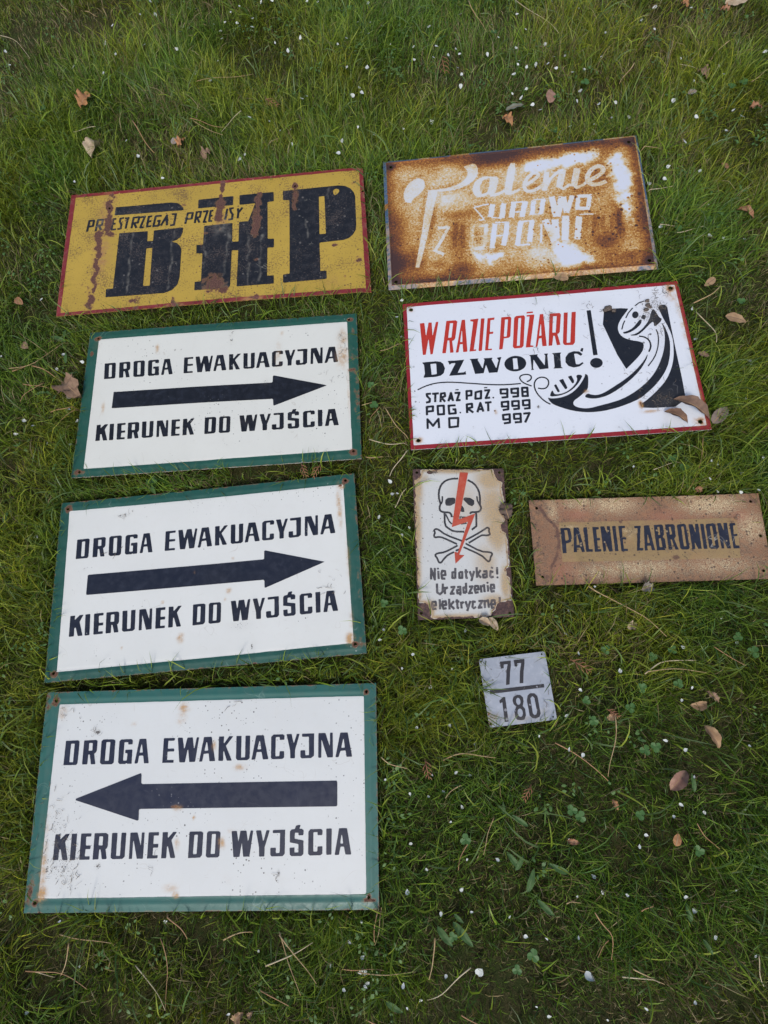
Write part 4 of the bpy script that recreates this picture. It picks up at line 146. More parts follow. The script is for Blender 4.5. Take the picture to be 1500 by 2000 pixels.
LEAVES=[((-0.4891, 1.5798, -0.4636, 1.6189), 0.7, 'crumple', 'orange', 'crumpled orange-brown leaf in the grass at the upper left'), ((-0.4762, 1.4005, -0.4445, 1.4413), 0.8, 'curl', 'pale', 'pale tan curled leaf lying above the yellow sign'), ((-0.2627, 1.3706, -0.242, 1.3876), 0.8, 'crumple', 'orange', 'small orange-brown leaf on the grass beside a grey leaf'), ((-0.2765, 1.3839, -0.2581, 1.4035), 0.7, 'flat', 'grey', 'small grey leaf touching an orange-brown one above the yellow sign'), ((-0.2087, 1.315, -0.1875, 1.3348), 0.8, 'crumple', 'brown', 'dull brown leaf nearest the top edge of the yellow sign'), ((0.6275, 1.2157, 0.6443, 1.2545), 0.55, 'flat', 'rose', 'smooth oval reddish-brown leaf above the rusty sign'), ((0.5242, 1.2281, 0.568, 1.223), 0.45, 'flat', 'greygreen', 'grey-green flat leaf beside a small orange leaf above the rusty sign'), ((0.5129, 1.2083, 0.5225, 1.1748), 0.6, 'crumple', 'orange', 'small orange leaf torn beside a grey-green leaf'), ((0.9824, 1.1926, 0.9907, 1.1585), 0.6, 'crumple', 'brown', 'brown leaf half buried in grass at the upper right'), ((0.9324, 1.1317, 0.9555, 1.1336), 0.6, 'flat', 'grey', 'greyish leaf scrap in the grass right of the rusty sign top corner'), ((1.0432, 1.0461, 1.0697, 1.0401), 0.6, 'crumple', 'rust', 'reddish-brown curled leaf near the right edge of the photo'), ((1.1286, 1.3785, 1.1855, 1.3683), 0.6, 'flat', 'pale', 'large pale grey-brown leaf at the upper right corner'), ((1.1088, 1.3595, 1.1261, 1.3455), 0.7, 'crumple', 'rust', 'reddish-brown leaf under the large pale leaf in the corner'), ((1.0338, 1.4183, 1.0444, 1.399), 0.7, 'crumple', 'orange', 'small orange leaf at the top edge of the photo'), ((0.9009, 0.7888, 0.9214, 0.755), 0.4, 'curl', 'rust', 'long reddish-brown leaf right of the rusty sign'), ((0.9223, 0.9167, 0.9278, 0.8966), 0.6, 'flat', 'rust', 'tiny reddish leaf scrap above the long reddish-brown leaf'), ((-0.5991, 0.7963, -0.5655, 0.748), 0.8, 'crumple', 'brown', 'large grey-brown crumpled leaf beside the topmost green-framed sign'), ((-0.5967, 0.7546, -0.5726, 0.7705), 0.6, 'flat', 'grey', 'grey-brown leaf folded against the topmost green-framed sign'), ((0.2248, 0.2849, 0.2249, 0.2533), 0.8, 'crumple', 'dark', 'dark crumpled leaf at the right edge of the skull sign'), ((0.1167, 0.0884, 0.1338, 0.0727), 0.6, 'curl', 'pale', 'pale leaf poking out below the skull sign'), ((0.1354, 0.0873, 0.1435, 0.0609), 0.5, 'flat', 'pale', 'tan leaf below the skull sign, right of another pale one'), ((0.3616, 0.0106, 0.3799, 0.0096), 0.8, 'crumple', 'pale', 'small pale dried flower scrap below the long brown sign'), ((0.4152, -0.1368, 0.4447, -0.139), 0.5, 'curl', 'tan', 'tan curled leaf in the grass right of the number plate'), ((0.4494, -0.1215, 0.4625, -0.1434), 0.4, 'crumple', 'brown', 'dry brown shredded leaf above the tan curled leaf'), ((0.4243, -0.1709, 0.4345, -0.2094), 0.42, 'curl', 'tan', 'long twisted tan leaf below the tan curled leaf'), ((0.3356, -0.2511, 0.3719, -0.2298), 0.5, 'curl', 'rose', 'pinkish-brown curved leaf at the lower right'), ((0.3131, -0.3284, 0.3244, -0.313), 0.65, 'flat', 'orange', 'small oval orange-brown leaf below the pinkish-brown curved leaf'), ((0.2754, -0.1228, 0.2936, -0.1222), 0.6, 'crumple', 'tan', 'small dry leaf tip on a thin stalk right of the number plate'), ((-0.4259, -0.4094, -0.4077, -0.3991), 0.7, 'crumple', 'tan', 'tan leaf at the bottom edge of the photo'), ((-0.4033, -0.4068, -0.3928, -0.403), 0.7, 'crumple', 'brown', 'small brown leaf right of the tan one at the bottom edge'), ((0.4096, 0.0675, 0.4319, 0.0636), 0.8, 'crumple', 'grey', 'grey fluffy seed head under the long brown sign'), ((0.5723, 0.22, 0.5841, 0.2126), 0.8, 'crumple', 'rust', 'small reddish-brown bud above the long brown sign'), ((-0.6946, 1.0463, -0.6763, 1.0263), 0.6, 'flat', 'rust', 'small reddish leaf left of the yellow sign'), ((-0.6859, 0.923, -0.6739, 0.9058), 0.8, 'flat', 'brown', 'dull brown leaf left of the topmost green-framed sign'), ((0.7731, 0.5496, 0.8101, 0.5281), 0.5, 'flat', 'tan', 'flat tan leaf right of the red-framed sign'), ((0.6901, 0.4875, 0.7073, 0.4702), 0.5, 'flat', 'brown', 'brown leaf at the right edge of the red-framed sign'), ((0.7905, 0.6416, 0.7636, 0.6301), 0.5, 'flat', 'tan', 'tan leaf scrap below the rusty sign corner'), ((0.5057, 0.7293, 0.4768, 0.7438), 0.5, 'flat', 'tan', 'tan leaf squeezed between the rusty sign and the red-framed sign'), ((0.2402, -0.2428, 0.2445, -0.2593), 0.5, 'crumple', 'orange', 'shredded orange-brown leaf at the lower right centre'), ((0.1508, -0.2835, 0.1694, -0.2916), 0.4, 'crumple', 'rust', 'dry rust-coloured sprig below the number plate')]
ON_SIGN=[((0.6038, 0.4022, 0.6529, 0.3434), 0.3, 'curl', 'brown2', 'long brown leaf lying on the lower right corner of the red-framed sign'), ((0.5785, 0.383, 0.6102, 0.3466), 0.36, 'curl', 'brown3', 'rolled brown leaf on the white area of the red-framed sign'), ((0.6577, 0.3352, 0.6975, 0.3612), 0.5, 'flat', 'grey2', 'grey-brown oval leaf sticking out from the corner of the red-framed sign')]
SPRIGS=[(0.4236, 1.4435, 0.4159, 1.3787), (0.2475, -0.0167, 0.2745, -0.0449), (-0.097, 0.4584, -0.119, 0.4341), (-0.1349, 0.469, -0.1309, 0.4374), (0.2789, -0.1084, 0.2949, -0.1259), (-0.027, 1.4464, -0.0009, 1.4105), (-0.0379, -0.1123, -0.0396, -0.1448), (0.1212, -0.1909, 0.1018, -0.2102)]
CLODS=[(0.5587, 0.636, 0.0062), (0.568, 0.6276, 0.0039), (0.552, 0.6336, 0.0042), (0.6406, 0.6301, 0.0039), (0.6375, 0.6197, 0.0044), (0.6311, 0.6105, 0.0042), (0.6402, 0.6144, 0.0031)]
VIEW=[(-0.687, 2.084), (1.229, 1.356), (0.355, -0.578), (-0.796, -0.334)]


# ---------------------------------------------------------------- helpers
rng = np.random.default_rng(7); random.seed(7)
C = scene.collection
def link_mesh(name, verts, faces, mat, parent=None, smooth=True, uv=None, cols=None):
    me = bpy.data.meshes.new(name); me.from_pydata([tuple(v) for v in verts] if not isinstance(verts, list) else verts, [], faces)
    if mat: me.materials.append(mat)
    if smooth: me.polygons.foreach_set('use_smooth', [True]*len(me.polygons))
    if uv is not None:
        l = me.uv_layers.new(name='UVMap'); idx = np.empty(len(me.loops), np.int32); me.loops.foreach_get('vertex_index', idx)
        l.data.foreach_set('uv', np.ascontiguousarray(uv[idx], np.float32).ravel())
    if cols is not None:
        a = me.color_attributes.new('wear', 'FLOAT_COLOR', 'POINT')
        a.data.foreach_set('color', np.ascontiguousarray(cols, np.float32).ravel())
    o = bpy.data.objects.new(name, me); C.objects.link(o)
    if parent: o.parent = parent
    return o
def root(name, label, cat, loc=(0, 0, 0), rz=0.0, group=None):
    o = bpy.data.objects.new(name, None); C.objects.link(o); o.location = loc; o.rotation_euler = (0, 0, rz)
    o.empty_display_size = .02; tag(o, label, cat, group); return o
def tag(o, label, cat, group=None):
    o['label'] = label; o['category'] = cat
    if group: o['group'] = group
def homog(src, dst):
    A = []; b = []
    for (x, y), (u, v) in zip(src, dst):
        A += [[x, y, 1, 0, 0, 0, -u*x, -u*y], [0, 0, 0, x, y, 1, -v*x, -v*y]]; b += [u, v]
    return np.append(np.linalg.solve(np.array(A, float), np.array(b, float)), 1).reshape(3, 3)
def ap(H, p):
    q = np.c_[p, np.ones(len(p))] @ H.T; return q[:, :2]/q[:, 2:]
class Noise2:
    def __init__(s, seed): s.t = np.random.default_rng(seed).random((256, 256))
    def __call__(s, x, y, f=1.0, oct=3):
        v = 0; a = 1; t = 0
        for o in range(oct):
            X = x*f + 17.3*o + 50; Y = y*f + 9.1*o + 50
            i = np.floor(X).astype(int); j = np.floor(Y).astype(int); fx = X-i; fy = Y-j
            fx = fx*fx*(3-2*fx); fy = fy*fy*(3-2*fy); g = lambda a_, b_: s.t[a_ & 255, b_ & 255]
            v = v + a*(g(i, j)*(1-fx)*(1-fy)+g(i+1, j)*fx*(1-fy)+g(i, j+1)*(1-fx)*fy+g(i+1, j+1)*fx*fy); t += a; a *= .5; f *= 2
        return v/t
N1, N2, N3, N4 = Noise2(1), Noise2(2), Noise2(3), Noise2(4)

# ---- signed distances in sign coordinates (metres)
def sd_poly(P, X, Y):
    d = np.full(X.shape, 1e9); ins = np.zeros(X.shape, bool); n = len(P)
    for i in range(n):
        ax, ay = P[i-1]; bx, by = P[i]; ex, ey = bx-ax, by-ay; L = ex*ex+ey*ey+1e-15
        t = np.clip(((X-ax)*ex+(Y-ay)*ey)/L, 0, 1)
        d = np.minimum(d, (X-ax-t*ex)**2+(Y-ay-t*ey)**2)
        if ay != by:
            c = ((ay > Y) != (by > Y)) & (X < (bx-ax)*(Y-ay)/(by-ay)+ax); ins ^= c
    d = np.sqrt(d); return d, ins
def sd_stroke(P, w, X, Y, flat):
    f = np.full(X.shape, 1e9); n = len(P)
    for i in range(1, n):
        a = P[i-1]; b = P[i]; e = b-a; L = np.hypot(*e)+1e-12; e = e/L
        s = (X-a[0])*e[0]+(Y-a[1])*e[1]; t = np.clip(s, 0, L)
        d = np.hypot(X-a[0]-t*e[0], Y-a[1]-t*e[1])-w/2
        if flat and i == 1: d = np.maximum(d, -s)
        if flat and i == n-1: d = np.maximum(d, s-L)
        f = np.minimum(f, d)
    return f
def items(sg, grp):
    for it in SIGN[sg]['g'][grp]:
        k = it[0]
        if k in 'sc': yield k, np.array(it[2:], float).reshape(-1, 2)/1e5, it[1]/1e5
        elif k == 'b': yield k, np.array(it[1:5], float)/1e5, it[5]/100
        else: yield k, np.array(it[1:], float).reshape(-1, 2)/1e5, 0
def rsmooth(P, k=1):     # one Chaikin pass: softens traced corners of free-hand curves
    for _ in range(k):
        Q = np.roll(P, -1, 0); P = np.stack([P*.75+Q*.25, P*.25+Q*.75], 1).reshape(-1, 2)
    return P
def field(sg, grp, xs, ys, curvy=0):
    F = np.full((len(ys), len(xs)), .02); par = np.zeros(F.shape, bool); D = np.full(F.shape, .02)
    for k, P, w in items(sg, grp):
        if curvy and k == 'p' and len(P) > 8: P = rsmooth(P, curvy)
        if curvy and k in 'sc' and len(P) > 4:
            Q = [P[0]]
            for i in range(1, len(P)-1): Q += [P[i]*.75+P[i-1]*.25, P[i]*.75+P[i+1]*.25]
            P = np.array(Q+[P[-1]])
        lo = P.min(0)-.012-w; hi = P.max(0)+.012+w
        i0, i1 = np.searchsorted(xs, [lo[0], hi[0]]); j0, j1 = np.searchsorted(ys, [lo[1], hi[1]])
        if i1 <= i0 or j1 <= j0: continue
        X, Y = np.meshgrid(xs[i0:i1], ys[j0:j1])
        if k == 'p':
            d, ins = sd_poly(P, X, Y); D[j0:j1, i0:i1] = np.minimum(D[j0:j1, i0:i1], d); par[j0:j1, i0:i1] ^= ins
        else:
            f = sd_stroke(P, w, X, Y, k == 's'); F[j0:j1, i0:i1] = np.minimum(F[j0:j1, i0:i1], f)
    return np.minimum(F, np.where(par, -D, D))
def marching(F, xs, ys):
    ny, nx = F.shape; ins = F < 0
    idx = np.full(F.shape, -1); jj, ii = np.nonzero(ins); idx[jj, ii] = np.arange(len(jj))
    V = [np.c_[xs[ii], ys[jj]]]; n = len(jj)
    a, b = F[:, :-1], F[:, 1:]; m = ins[:, :-1] != ins[:, 1:]; j, i = np.nonzero(m); t = a[j, i]/(a[j, i]-b[j, i])
    hx = np.full(m.shape, -1); hx[j, i] = n+np.arange(len(j)); n += len(j); V.append(np.c_[xs[i]+t*(xs[i+1]-xs[i]), ys[j]])
    a, b = F[:-1], F[1:]; m = ins[:-1] != ins[1:]; j, i = np.nonzero(m); t = a[j, i]/(a[j, i]-b[j, i])
    vx = np.full(m.shape, -1); vx[j, i] = n+np.arange(len(j)); n += len(j); V.append(np.c_[xs[i], ys[j]+t*(ys[j+1]-ys[j])])
    V = np.vstack(V)
    c = ins[:-1, :-1].astype(int)+ins[:-1, 1:]+ins[1:, 1:]+ins[1:, :-1]
    j, i = np.nonzero(c == 4)
    faces = np.c_[idx[j, i], idx[j, i+1], idx[j+1, i+1], idx[j+1, i]].tolist()
    j, i = np.nonzero((c > 0) & (c < 4))
    K = np.c_[idx[j, i], hx[j, i], idx[j, i+1], vx[j, i+1], idx[j+1, i+1], hx[j+1, i], idx[j+1, i], vx[j, i]].tolist()
    for k in K:
        f = [q for q in k if q >= 0]
        if len(f) >= 3: faces.append(f)
    return V, faces
def gridax(w, cell):
    n = max(2, int(round(w/cell))); return np.linspace(-w/2, w/2, n+1)

# ---- a sign: homography places its flat pattern on the lawn; zf gives bends, beads and folded rims
SIGNS = []
class Sign:
    def __init__(s, key, name, label, zf, wearf, group=None):
        d = SIGN[key]; s.key = key; SIGNS.append(s); s.w, s.h = d['w'], d['h']; x, y, t = d['pose']; s.zf = zf; s.wearf = wearf
        s.root = root(name, label, 'sign', (x, y, 0), t, group)
        c, sn = math.cos(-t), math.sin(-t); Q = [((a-x)*c-(b-y)*sn, (a-x)*sn+(b-y)*c) for a, b in d['world']]
        w, h = s.w/2, s.h/2; s.H = homog([(-w, h), (w, h), (w, -h), (-w, -h)], Q)
    def place(s, V, dz):
        p = ap(s.H, V); return np.c_[p, s.zf(V[:, 0], V[:, 1], s.w, s.h)+dz]
    def layer(s, name, F, xs, ys, mat, dz, label=None, cols=None):
        V, faces = marching(F, xs, ys); P = s.place(V, dz)
        o = link_mesh(name, P.tolist(), faces, mat, s.root, True, V, s.wearf(V[:, 0], V[:, 1], s.w, s.h) if cols is None else cols(V[:, 0], V[:, 1]))
        if label: o['label'] = label
        return o
    def ink(s, name, grp, mat, cell=.00125, dz=.0004, curvy=0, cols=None, ragged=0, label=None):
        grps = grp if isinstance(grp, (list, tuple)) else [grp]
        xs, ys = gridax(s.w, cell), gridax(s.h, cell)
        F = np.minimum.reduce([field(s.key, g, xs, ys, curvy) for g in grps])
        if ragged:
            X, Y = np.meshgrid(xs, ys); F = F+(N3(X, Y, 260, 3)-.5)*ragged
        return s.layer(name, F, xs, ys, mat, dz, label, cols)
    def plate(s, mat, cell=.0025, hole=.0032, t=.0014, cutf=None, cols=None):
        xs, ys = gridax(s.w, cell), gridax(s.h, cell); X, Y = np.meshgrid(xs, ys); F = np.full(X.shape, -.01)
        for k, P, w in items(s.key, 'holes'):
            for p in P: F = np.maximum(F, hole-np.hypot(X-p[0], Y-p[1]))
        if cutf is not None: F = np.maximum(F, cutf(X, Y))
        V, faces = marching(F, xs, ys); n = len(V)
        cnt = {}
        for f in faces:
            for a, b in zip(f, f[1:]+f[:1]): cnt[(a, b)] = 1
        rim = [e for e in cnt if (e[1], e[0]) not in cnt]
        rv = sorted({a for e in rim for a in e}); m = {a: n+i for i, a in enumerate(rv)}
        V2 = np.vstack([V, V[rv]]); P = s.place(V2, 0.0); P[n:, 2] -= t
        faces = faces+[[b, a, m[a], m[b]] for a, b in rim]
        nbx, nby = 30, 18; gx, gy = np.linspace(-s.w/2, s.w/2, nbx+1), np.linspace(-s.h/2, s.h/2, nby+1); GX, GY = np.meshgrid(gx*.995, gy*.995)
        B = np.c_[GX.ravel(), GY.ravel()]; k0 = len(V2); P = np.vstack([P, s.place(B, -t-.001)]); V2 = np.vstack([V2, B])
        for j in range(nby):
            for i in range(nbx):
                cxy = (gx[i]+gx[i+1])/2, (gy[j]+gy[j+1])/2
                if any(abs(p[0]-cxy[0]) < (gx[1]-gx[0])/2+.006 and abs(p[1]-cxy[1]) < (gy[1]-gy[0])/2+.006 for _, P_, _w in items(s.key, 'holes') for p in P_): continue
                a = k0+j*(nbx+1)+i; faces.append([a, a+nbx+1, a+nbx+2, a+1])
        col = s.wearf(V2[:, 0], V2[:, 1], s.w, s.h) if cols is None else cols(V2[:, 0], V2[:, 1])
        return link_mesh('plate', P.tolist(), faces, mat, s.root, False, V2, col)
    def border(s, mat, cell=.0025, dz=.0003, ragged=.0003):
        xs, ys = gridax(s.w, cell), gridax(s.h, cell); F = -field(s.key, 'inner', xs, ys)
        X, Y = np.meshgrid(xs, ys); F = F+(N3(X, Y, 60, 2)-.5)*ragged*2
        for k, P, w in items(s.key, 'holes'):
            for p in P: F = np.maximum(F, .0034-np.hypot(X-p[0], Y-p[1]))
        return s.layer('painted_border', F, xs, ys, mat, dz)
def blobs(key, grp, x, y, mx=False):
    v = np.zeros(np.shape(x))
    if grp not in SIGN[key]['g']: return v
    for k, P, s in items(key, grp):
        g = s*np.exp(-((x-P[0])/P[2])**2-((y-P[1])/P[3])**2); v = np.maximum(v, g)
    return v
def edge(x, y, w, h): return np.minimum(w/2-abs(x), h/2-abs(y))
def std_wear(key, er=.3, el=.004, ambient=0.0):
    def f(x, y, w, h):
        e = edge(x, y, w, h); R = np.maximum(blobs(key, 'rust', x, y), er*np.exp(-(e/el))); G = blobs(key, 'stain', x, y)
        for nm_, tgt in (('rust_lines', 0), ('scuff_lines', 1)):
            if nm_ in SIGN[key]['g']:
                for k, P, wd in items(key, nm_):
                    v_ = np.exp(-(np.clip(sd_stroke(P, 0, x+(N3(x, y, 55, 2)-.5)*.010, y, False), 0, 1)/(wd*(.15+.95*N4(x, y, 45, 3))))**2)*(.66 if tgt == 0 else .42)*(.30+1.4*N2(x, y, 75, 3))
                    if tgt == 0: R = np.maximum(R, v_)
                    else: G = np.maximum(G, v_)
        return np.c_[R, G, np.maximum(blobs(key, 'grime', x, y), ambient), np.ones(len(x))]
    return f

# ---------------------------------------------------------------- materials
class NT:
    def __init__(s, name):
        s.m = bpy.data.materials.new(name); s.m.use_nodes = True; s.t = s.m.node_tree; s.n = s.t.nodes; s.l = s.t.links
        s.b = s.n['Principled BSDF']
    def node(s, ty, **kw):
        n = s.n.new(ty)
        for k, v in kw.items(): setattr(n, k, v)
        return n
    def set(s, inp, v):
        if isinstance(v, bpy.types.NodeSocket): s.l.new(v, inp)
        elif isinstance(v, (tuple, list)) and len(v) == 3 and inp.type == 'RGBA': inp.default_value = (*v, 1)
        else: inp.default_value = v
    def math(s, op, a, b=0.0, c=0.0, clamp=False):
        n = s.node('ShaderNodeMath', operation=op, use_clamp=clamp); s.set(n.inputs[0], a); s.set(n.inputs[1], b); s.set(n.inputs[2], c); return n.outputs[0]
    def mix(s, f, a, b, bt='MIX'):
        n = s.node('ShaderNodeMix', data_type='RGBA', blend_type=bt); s.set(n.inputs[0], f); s.set(n.inputs[6], a); s.set(n.inputs[7], b); return n.outputs[2]
    def ss(s, v, lo, hi, a=0.0, b=1.0):
        n = s.node('ShaderNodeMapRange', interpolation_type='SMOOTHSTEP'); s.set(n.inputs[0], v); n.inputs[1].default_value = lo; n.inputs[2].default_value = hi
        n.inputs[3].default_value = a; n.inputs[4].default_value = b; return n.outputs[0]
    def noise(s, vec, scale, detail=4, rough=.6, dist=0.0):
        n = s.node('ShaderNodeTexNoise'); s.l.new(vec, n.inputs['Vector']); n.inputs['Scale'].default_value = scale
        n.inputs['Detail'].default_value = detail; n.inputs['Roughness'].default_value = rough; n.inputs['Distortion'].default_value = dist; return n.outputs[0]
    def uv(s, off):
        u = s.node('ShaderNodeUVMap', uv_map='UVMap'); m = s.node('ShaderNodeMapping'); s.l.new(u.outputs[0], m.inputs[0])
        m.inputs['Location'].default_value = (off*1.7, off*.9, 0); return m.outputs[0]
    def ramp(s, v, stops):
        n = s.node('ShaderNodeValToRGB'); s.l.new(v, n.inputs[0]); e = n.color_ramp.elements
        while len(e) < len(stops): e.new(.5)
        for q, (p, c) in zip(e, stops): q.position = p; q.color = (*c, 1)
        return n.outputs[0]
    def wear(s):
        a = s.node('ShaderNodeAttribute', attribute_name='wear'); sp = s.node('ShaderNodeSeparateColor'); s.l.new(a.outputs['Color'], sp.inputs[0]); return sp.outputs
def paint_mat(name, base, off=0.0, freckle=0.0, freckle_col=(.17, .10, .04), sscale=115, soft=.35, specks=0.0, speck_col=(.09, .05, .035), scratch=0.0, scratch_col=(.55, .55, .5), rough=.38, mottling=.12,
              rust_a=(.085, .036, .026), rust_b=(.27, .105, .04), stain_col=(.55, .28, .055), grime_col=(.055, .045, .04), faded=None, fade=0.0, spec=.5):
    t = NT(name); uv = t.uv(off); R, G, B = t.wear()[:3]
    n1 = t.noise(uv, 70, 8, .65); n2 = t.noise(uv, 420, 4, .6); n3 = t.noise(uv, 9, 4, .6)
    col = t.mix(t.ss(n3, .3, .7, 0, mottling), base, tuple(c*.62 for c in base))
    if faded: col = t.mix(t.math('MULTIPLY', t.ss(n1, .45, .75), fade), col, faded)
    if scratch:
        a = t.noise(uv, 11, 1.5, .5, .6); b = t.noise(uv, 23, 1, .5, .2)
        la = t.ss(t.math('ABSOLUTE', t.math('SUBTRACT', a, .5)), .0, .0045, 1, 0); lb = t.ss(t.math('ABSOLUTE', t.math('SUBTRACT', b, .52)), .0, .006, 1, 0)
        g = t.ss(t.noise(uv, 17, 3), .55, .66)
        ln = t.math('MULTIPLY', t.math('MULTIPLY', t.math('MAXIMUM', la, lb), g), scratch, clamp=True)
        col = t.mix(ln, col, scratch_col)
    st = t.math('MULTIPLY', G, t.ss(n1, .32, .62, soft, 1.15), clamp=True)
    col = t.mix(t.ss(st, .02, .85, 0, .93), col, t.mix(t.ss(n2, .4, .6), stain_col, tuple(c*.55+.1 for c in stain_col)), 'MIX')
    gv = t.math('ADD', B, t.math('MULTIPLY', t.math('SUBTRACT', n2, .5), t.math('MULTIPLY', t.ss(B, .02, .25), 1.9)))
    gm = t.ss(gv, .48, .62, 0, .9); col = t.mix(gm, col, grime_col); col = t.mix(t.math('MULTIPLY', B, .22), col, (.22, .2, .16))
    if freckle:
        fa = t.math('ADD', t.noise(uv, 260, 4, .7), t.math('MULTIPLY', t.noise(uv, 14, 4, .6), .55)); fm = t.ss(fa, .86-freckle*.06, .93-freckle*.06, 0, .8); col = t.mix(fm, col, freckle_col)
        fb = t.ss(t.noise(uv, 24, 5, .65), .5, .75, 0, .35*freckle); col = t.mix(fb, col, tuple(c*.6+q*.2 for c, q in zip(base, freckle_col)))
    if specks:
        v = t.node('ShaderNodeTexVoronoi', feature='F1'); t.l.new(uv, v.inputs['Vector']); v.inputs['Scale'].default_value = sscale; v.inputs['Randomness'].default_value = 1
        sp = t.node('ShaderNodeSeparateColor'); t.l.new(v.outputs['Color'], sp.inputs[0])
        rad = t.math('MULTIPLY', t.math('POWER', sp.outputs[0], 5.0), .34)
        m = t.ss(t.math('SUBTRACT', t.math('ADD', v.outputs['Distance'], t.math('MULTIPLY', t.math('SUBTRACT', n2, .5), .35)), rad), -.05, .03, 1, 0)
        gate = t.ss(t.noise(uv, 6, 3), .60-specks*.32, .72-specks*.25)
        m = t.math('MULTIPLY', t.math('MULTIPLY', m, gate), t.ss(sp.outputs[0], .45, .55)); col = t.mix(t.math('MULTIPLY', m, .85), col, speck_col)
    rv = t.math('ADD', R, t.math('MULTIPLY', t.math('SUBTRACT', n1, .5), t.math('MULTIPLY', t.ss(R, .02, .3), 1.7)))
    rm = t.ss(rv, .40, .56); halo = t.ss(rv, .22, .5, 0, .45)
    col = t.mix(halo, col, (.33, .16, .06)); col = t.mix(rm, col, t.mix(t.ss(n2, .35, .68), rust_a, rust_b))
    t.set(t.b.inputs['Base Color'], col)
    rg = t.math('MAXIMUM', t.math('MULTIPLY', rm, .85), t.ss(n1, .3, .7, rough-.06, rough+.16)); t.set(t.b.inputs['Roughness'], rg)
    t.b.inputs['Specular IOR Level'].default_value = spec
    bp = t.node('ShaderNodeBump'); bp.inputs['Strength'].default_value = .35; bp.inputs['Distance'].default_value = .0006
    hgt = t.math('ADD', t.math('MULTIPLY', n2, .12), t.math('MULTIPLY', rm, t.math('ADD', n2, -.9))); t.set(bp.inputs['Height'], hgt)
    t.l.new(bp.outputs[0], t.b.inputs['Normal'])
    return t.m

WHITE = (.74, .75, .76)
INK = (.012, .014, .024)
# ================================================================= SIGNS
def warp(a, b, seed, amp):      # slow buckling of sheet metal
    nn = Noise2(seed)
    return lambda x, y: (nn(x, y, 3.0, 2)-.5)*amp + a*x*x + b*x*y
# --- three green framed evacuation signs
def framed(key, label, seed, amp, er):
    wp = warp(.0, .01, seed, amp)
    def zf(x, y, w, h):
        e = edge(x, y, w, h); return wp(x, y)+.0007*np.exp(-((e-.0115)/.0016)**2)-.0010*np.clip((.0105-e)/.0105, 0, 1)-.0006*np.exp(-((e-.019)/.0015)**2)
    return Sign(key, 'evacuation_sign', label, zf, std_wear(key, er, .0035), 'green framed evacuation signs')
ev = [framed('d1', 'green-framed white sign with a black arrow pointing right, directly below the yellow sign', 11, .006, .34),
      framed('d2', 'green-framed white sign with right-pointing arrow, between two other green-framed signs', 12, .006, .36),
      framed('d3', 'green-framed white sign whose dark blue arrow points left, lowest in the left column', 13, .006, .36)]
for i, s in enumerate(ev):
    wm = paint_mat('white_enamel_paint', ((.72, .73, .67), (.73, .745, .71), (.70, .72, .70))[i], off=3.1*i, sscale=230, specks=(.25, .2, .55)[i], speck_col=(.05, .045, .04), scratch=.35, scratch_col=(.42, .38, .32), mottling=.10, faded=(.60, .59, .52), fade=.12)
    gm = paint_mat('green_frame_paint', ((.018, .098, .070), (.018, .098, .076), (.034, .145, .122))[i], off=3.1*i+1, specks=.3, speck_col=(.3, .36, .33), scratch=.5, scratch_col=(.18, .30, .26), mottling=.35, rust_b=(.20, .10, .06), rough=.40, faded=(.06, .12, .10), fade=.35)
    km = paint_mat('dark_lettering_paint', ((.010, .011, .015), (.012, .016, .030), (.011, .017, .042))[i], off=3.1*i+2, sscale=230, specks=.15, speck_col=(.35, .36, .36), scratch=.12, scratch_col=(.3, .32, .35), mottling=.3, rough=.34, grime_col=(.12, .12, .12), faded=(.03, .04, .07), fade=.4)
    s.plate(wm, .0034); s.border(gm)
    G_ = SIGN[s.key]['g']; G_['w1'], G_['w2'], G_['w3'], G_['w4'], G_['w5'] = G_['text1'][:9], G_['text1'][9:], G_['text2'][:9], G_['text2'][9:13], G_['text2'][13:]
    for g_ in ('w1', 'w2', 'w3', 'w4', 'w5'): s.ink('lettering', g_, km, ragged=.0004)
    s.ink('arrow', 'arrow', km, .0025)
# --- yellow BHP sign
wp = warp(0, 0, 21, .007)
zf = lambda x, y, w, h: wp(x, y)-.012*np.clip((x-w*.44)/(w*.06), 0, 1)**2*.35 - .0012*np.exp(-((y-.03)/.004)**2)*0
s = Sign('bhp', 'safety_sign', 'yellow rusty sign with huge black letters and a red rim, at the upper left', zf, std_wear('bhp', .42, .003))
ym = paint_mat('yellow_paint', (.51, .345, .055), off=11, freckle=.55, sscale=150, specks=1.9, speck_col=(.13, .065, .04), scratch=.2, scratch_col=(.30, .20, .05), mottling=.35, rough=.42, stain_col=(.42, .20, .035), rust_a=(.075, .032, .028), rust_b=(.17, .075, .045), grime_col=(.16, .11, .05))
rm_ = paint_mat('red_rim_paint', (.23, .022, .028), off=12, specks=.6, speck_col=(.5, .38, .16), scratch=.5, scratch_col=(.45, .25, .15), mottling=.5, faded=(.30, .10, .09), fade=.5, rough=.5, rust_a=(.12, .04, .035), rust_b=(.22, .10, .08))
bm_ = paint_mat('black_worn_paint', (.013, .014, .018), off=13, stain_col=(.17, .16, .13), freckle=.35, freckle_col=(.09, .07, .06), specks=1.2, speck_col=(.13, .12, .11), scratch=1.0, scratch_col=(.22, .21, .17), mottling=.2, rough=.40, faded=(.045, .045, .052), fade=.6, rust_a=(.075, .035, .03), rust_b=(.17, .085, .06), spec=.4)
s.plate(ym); s.border(rm_, ragged=.0006); s.ink('lettering', 'letters', bm_, .0021, ragged=.0002, curvy=0); s.ink('tagline_lettering', 'tagline', bm_, .001, ragged=.0004)
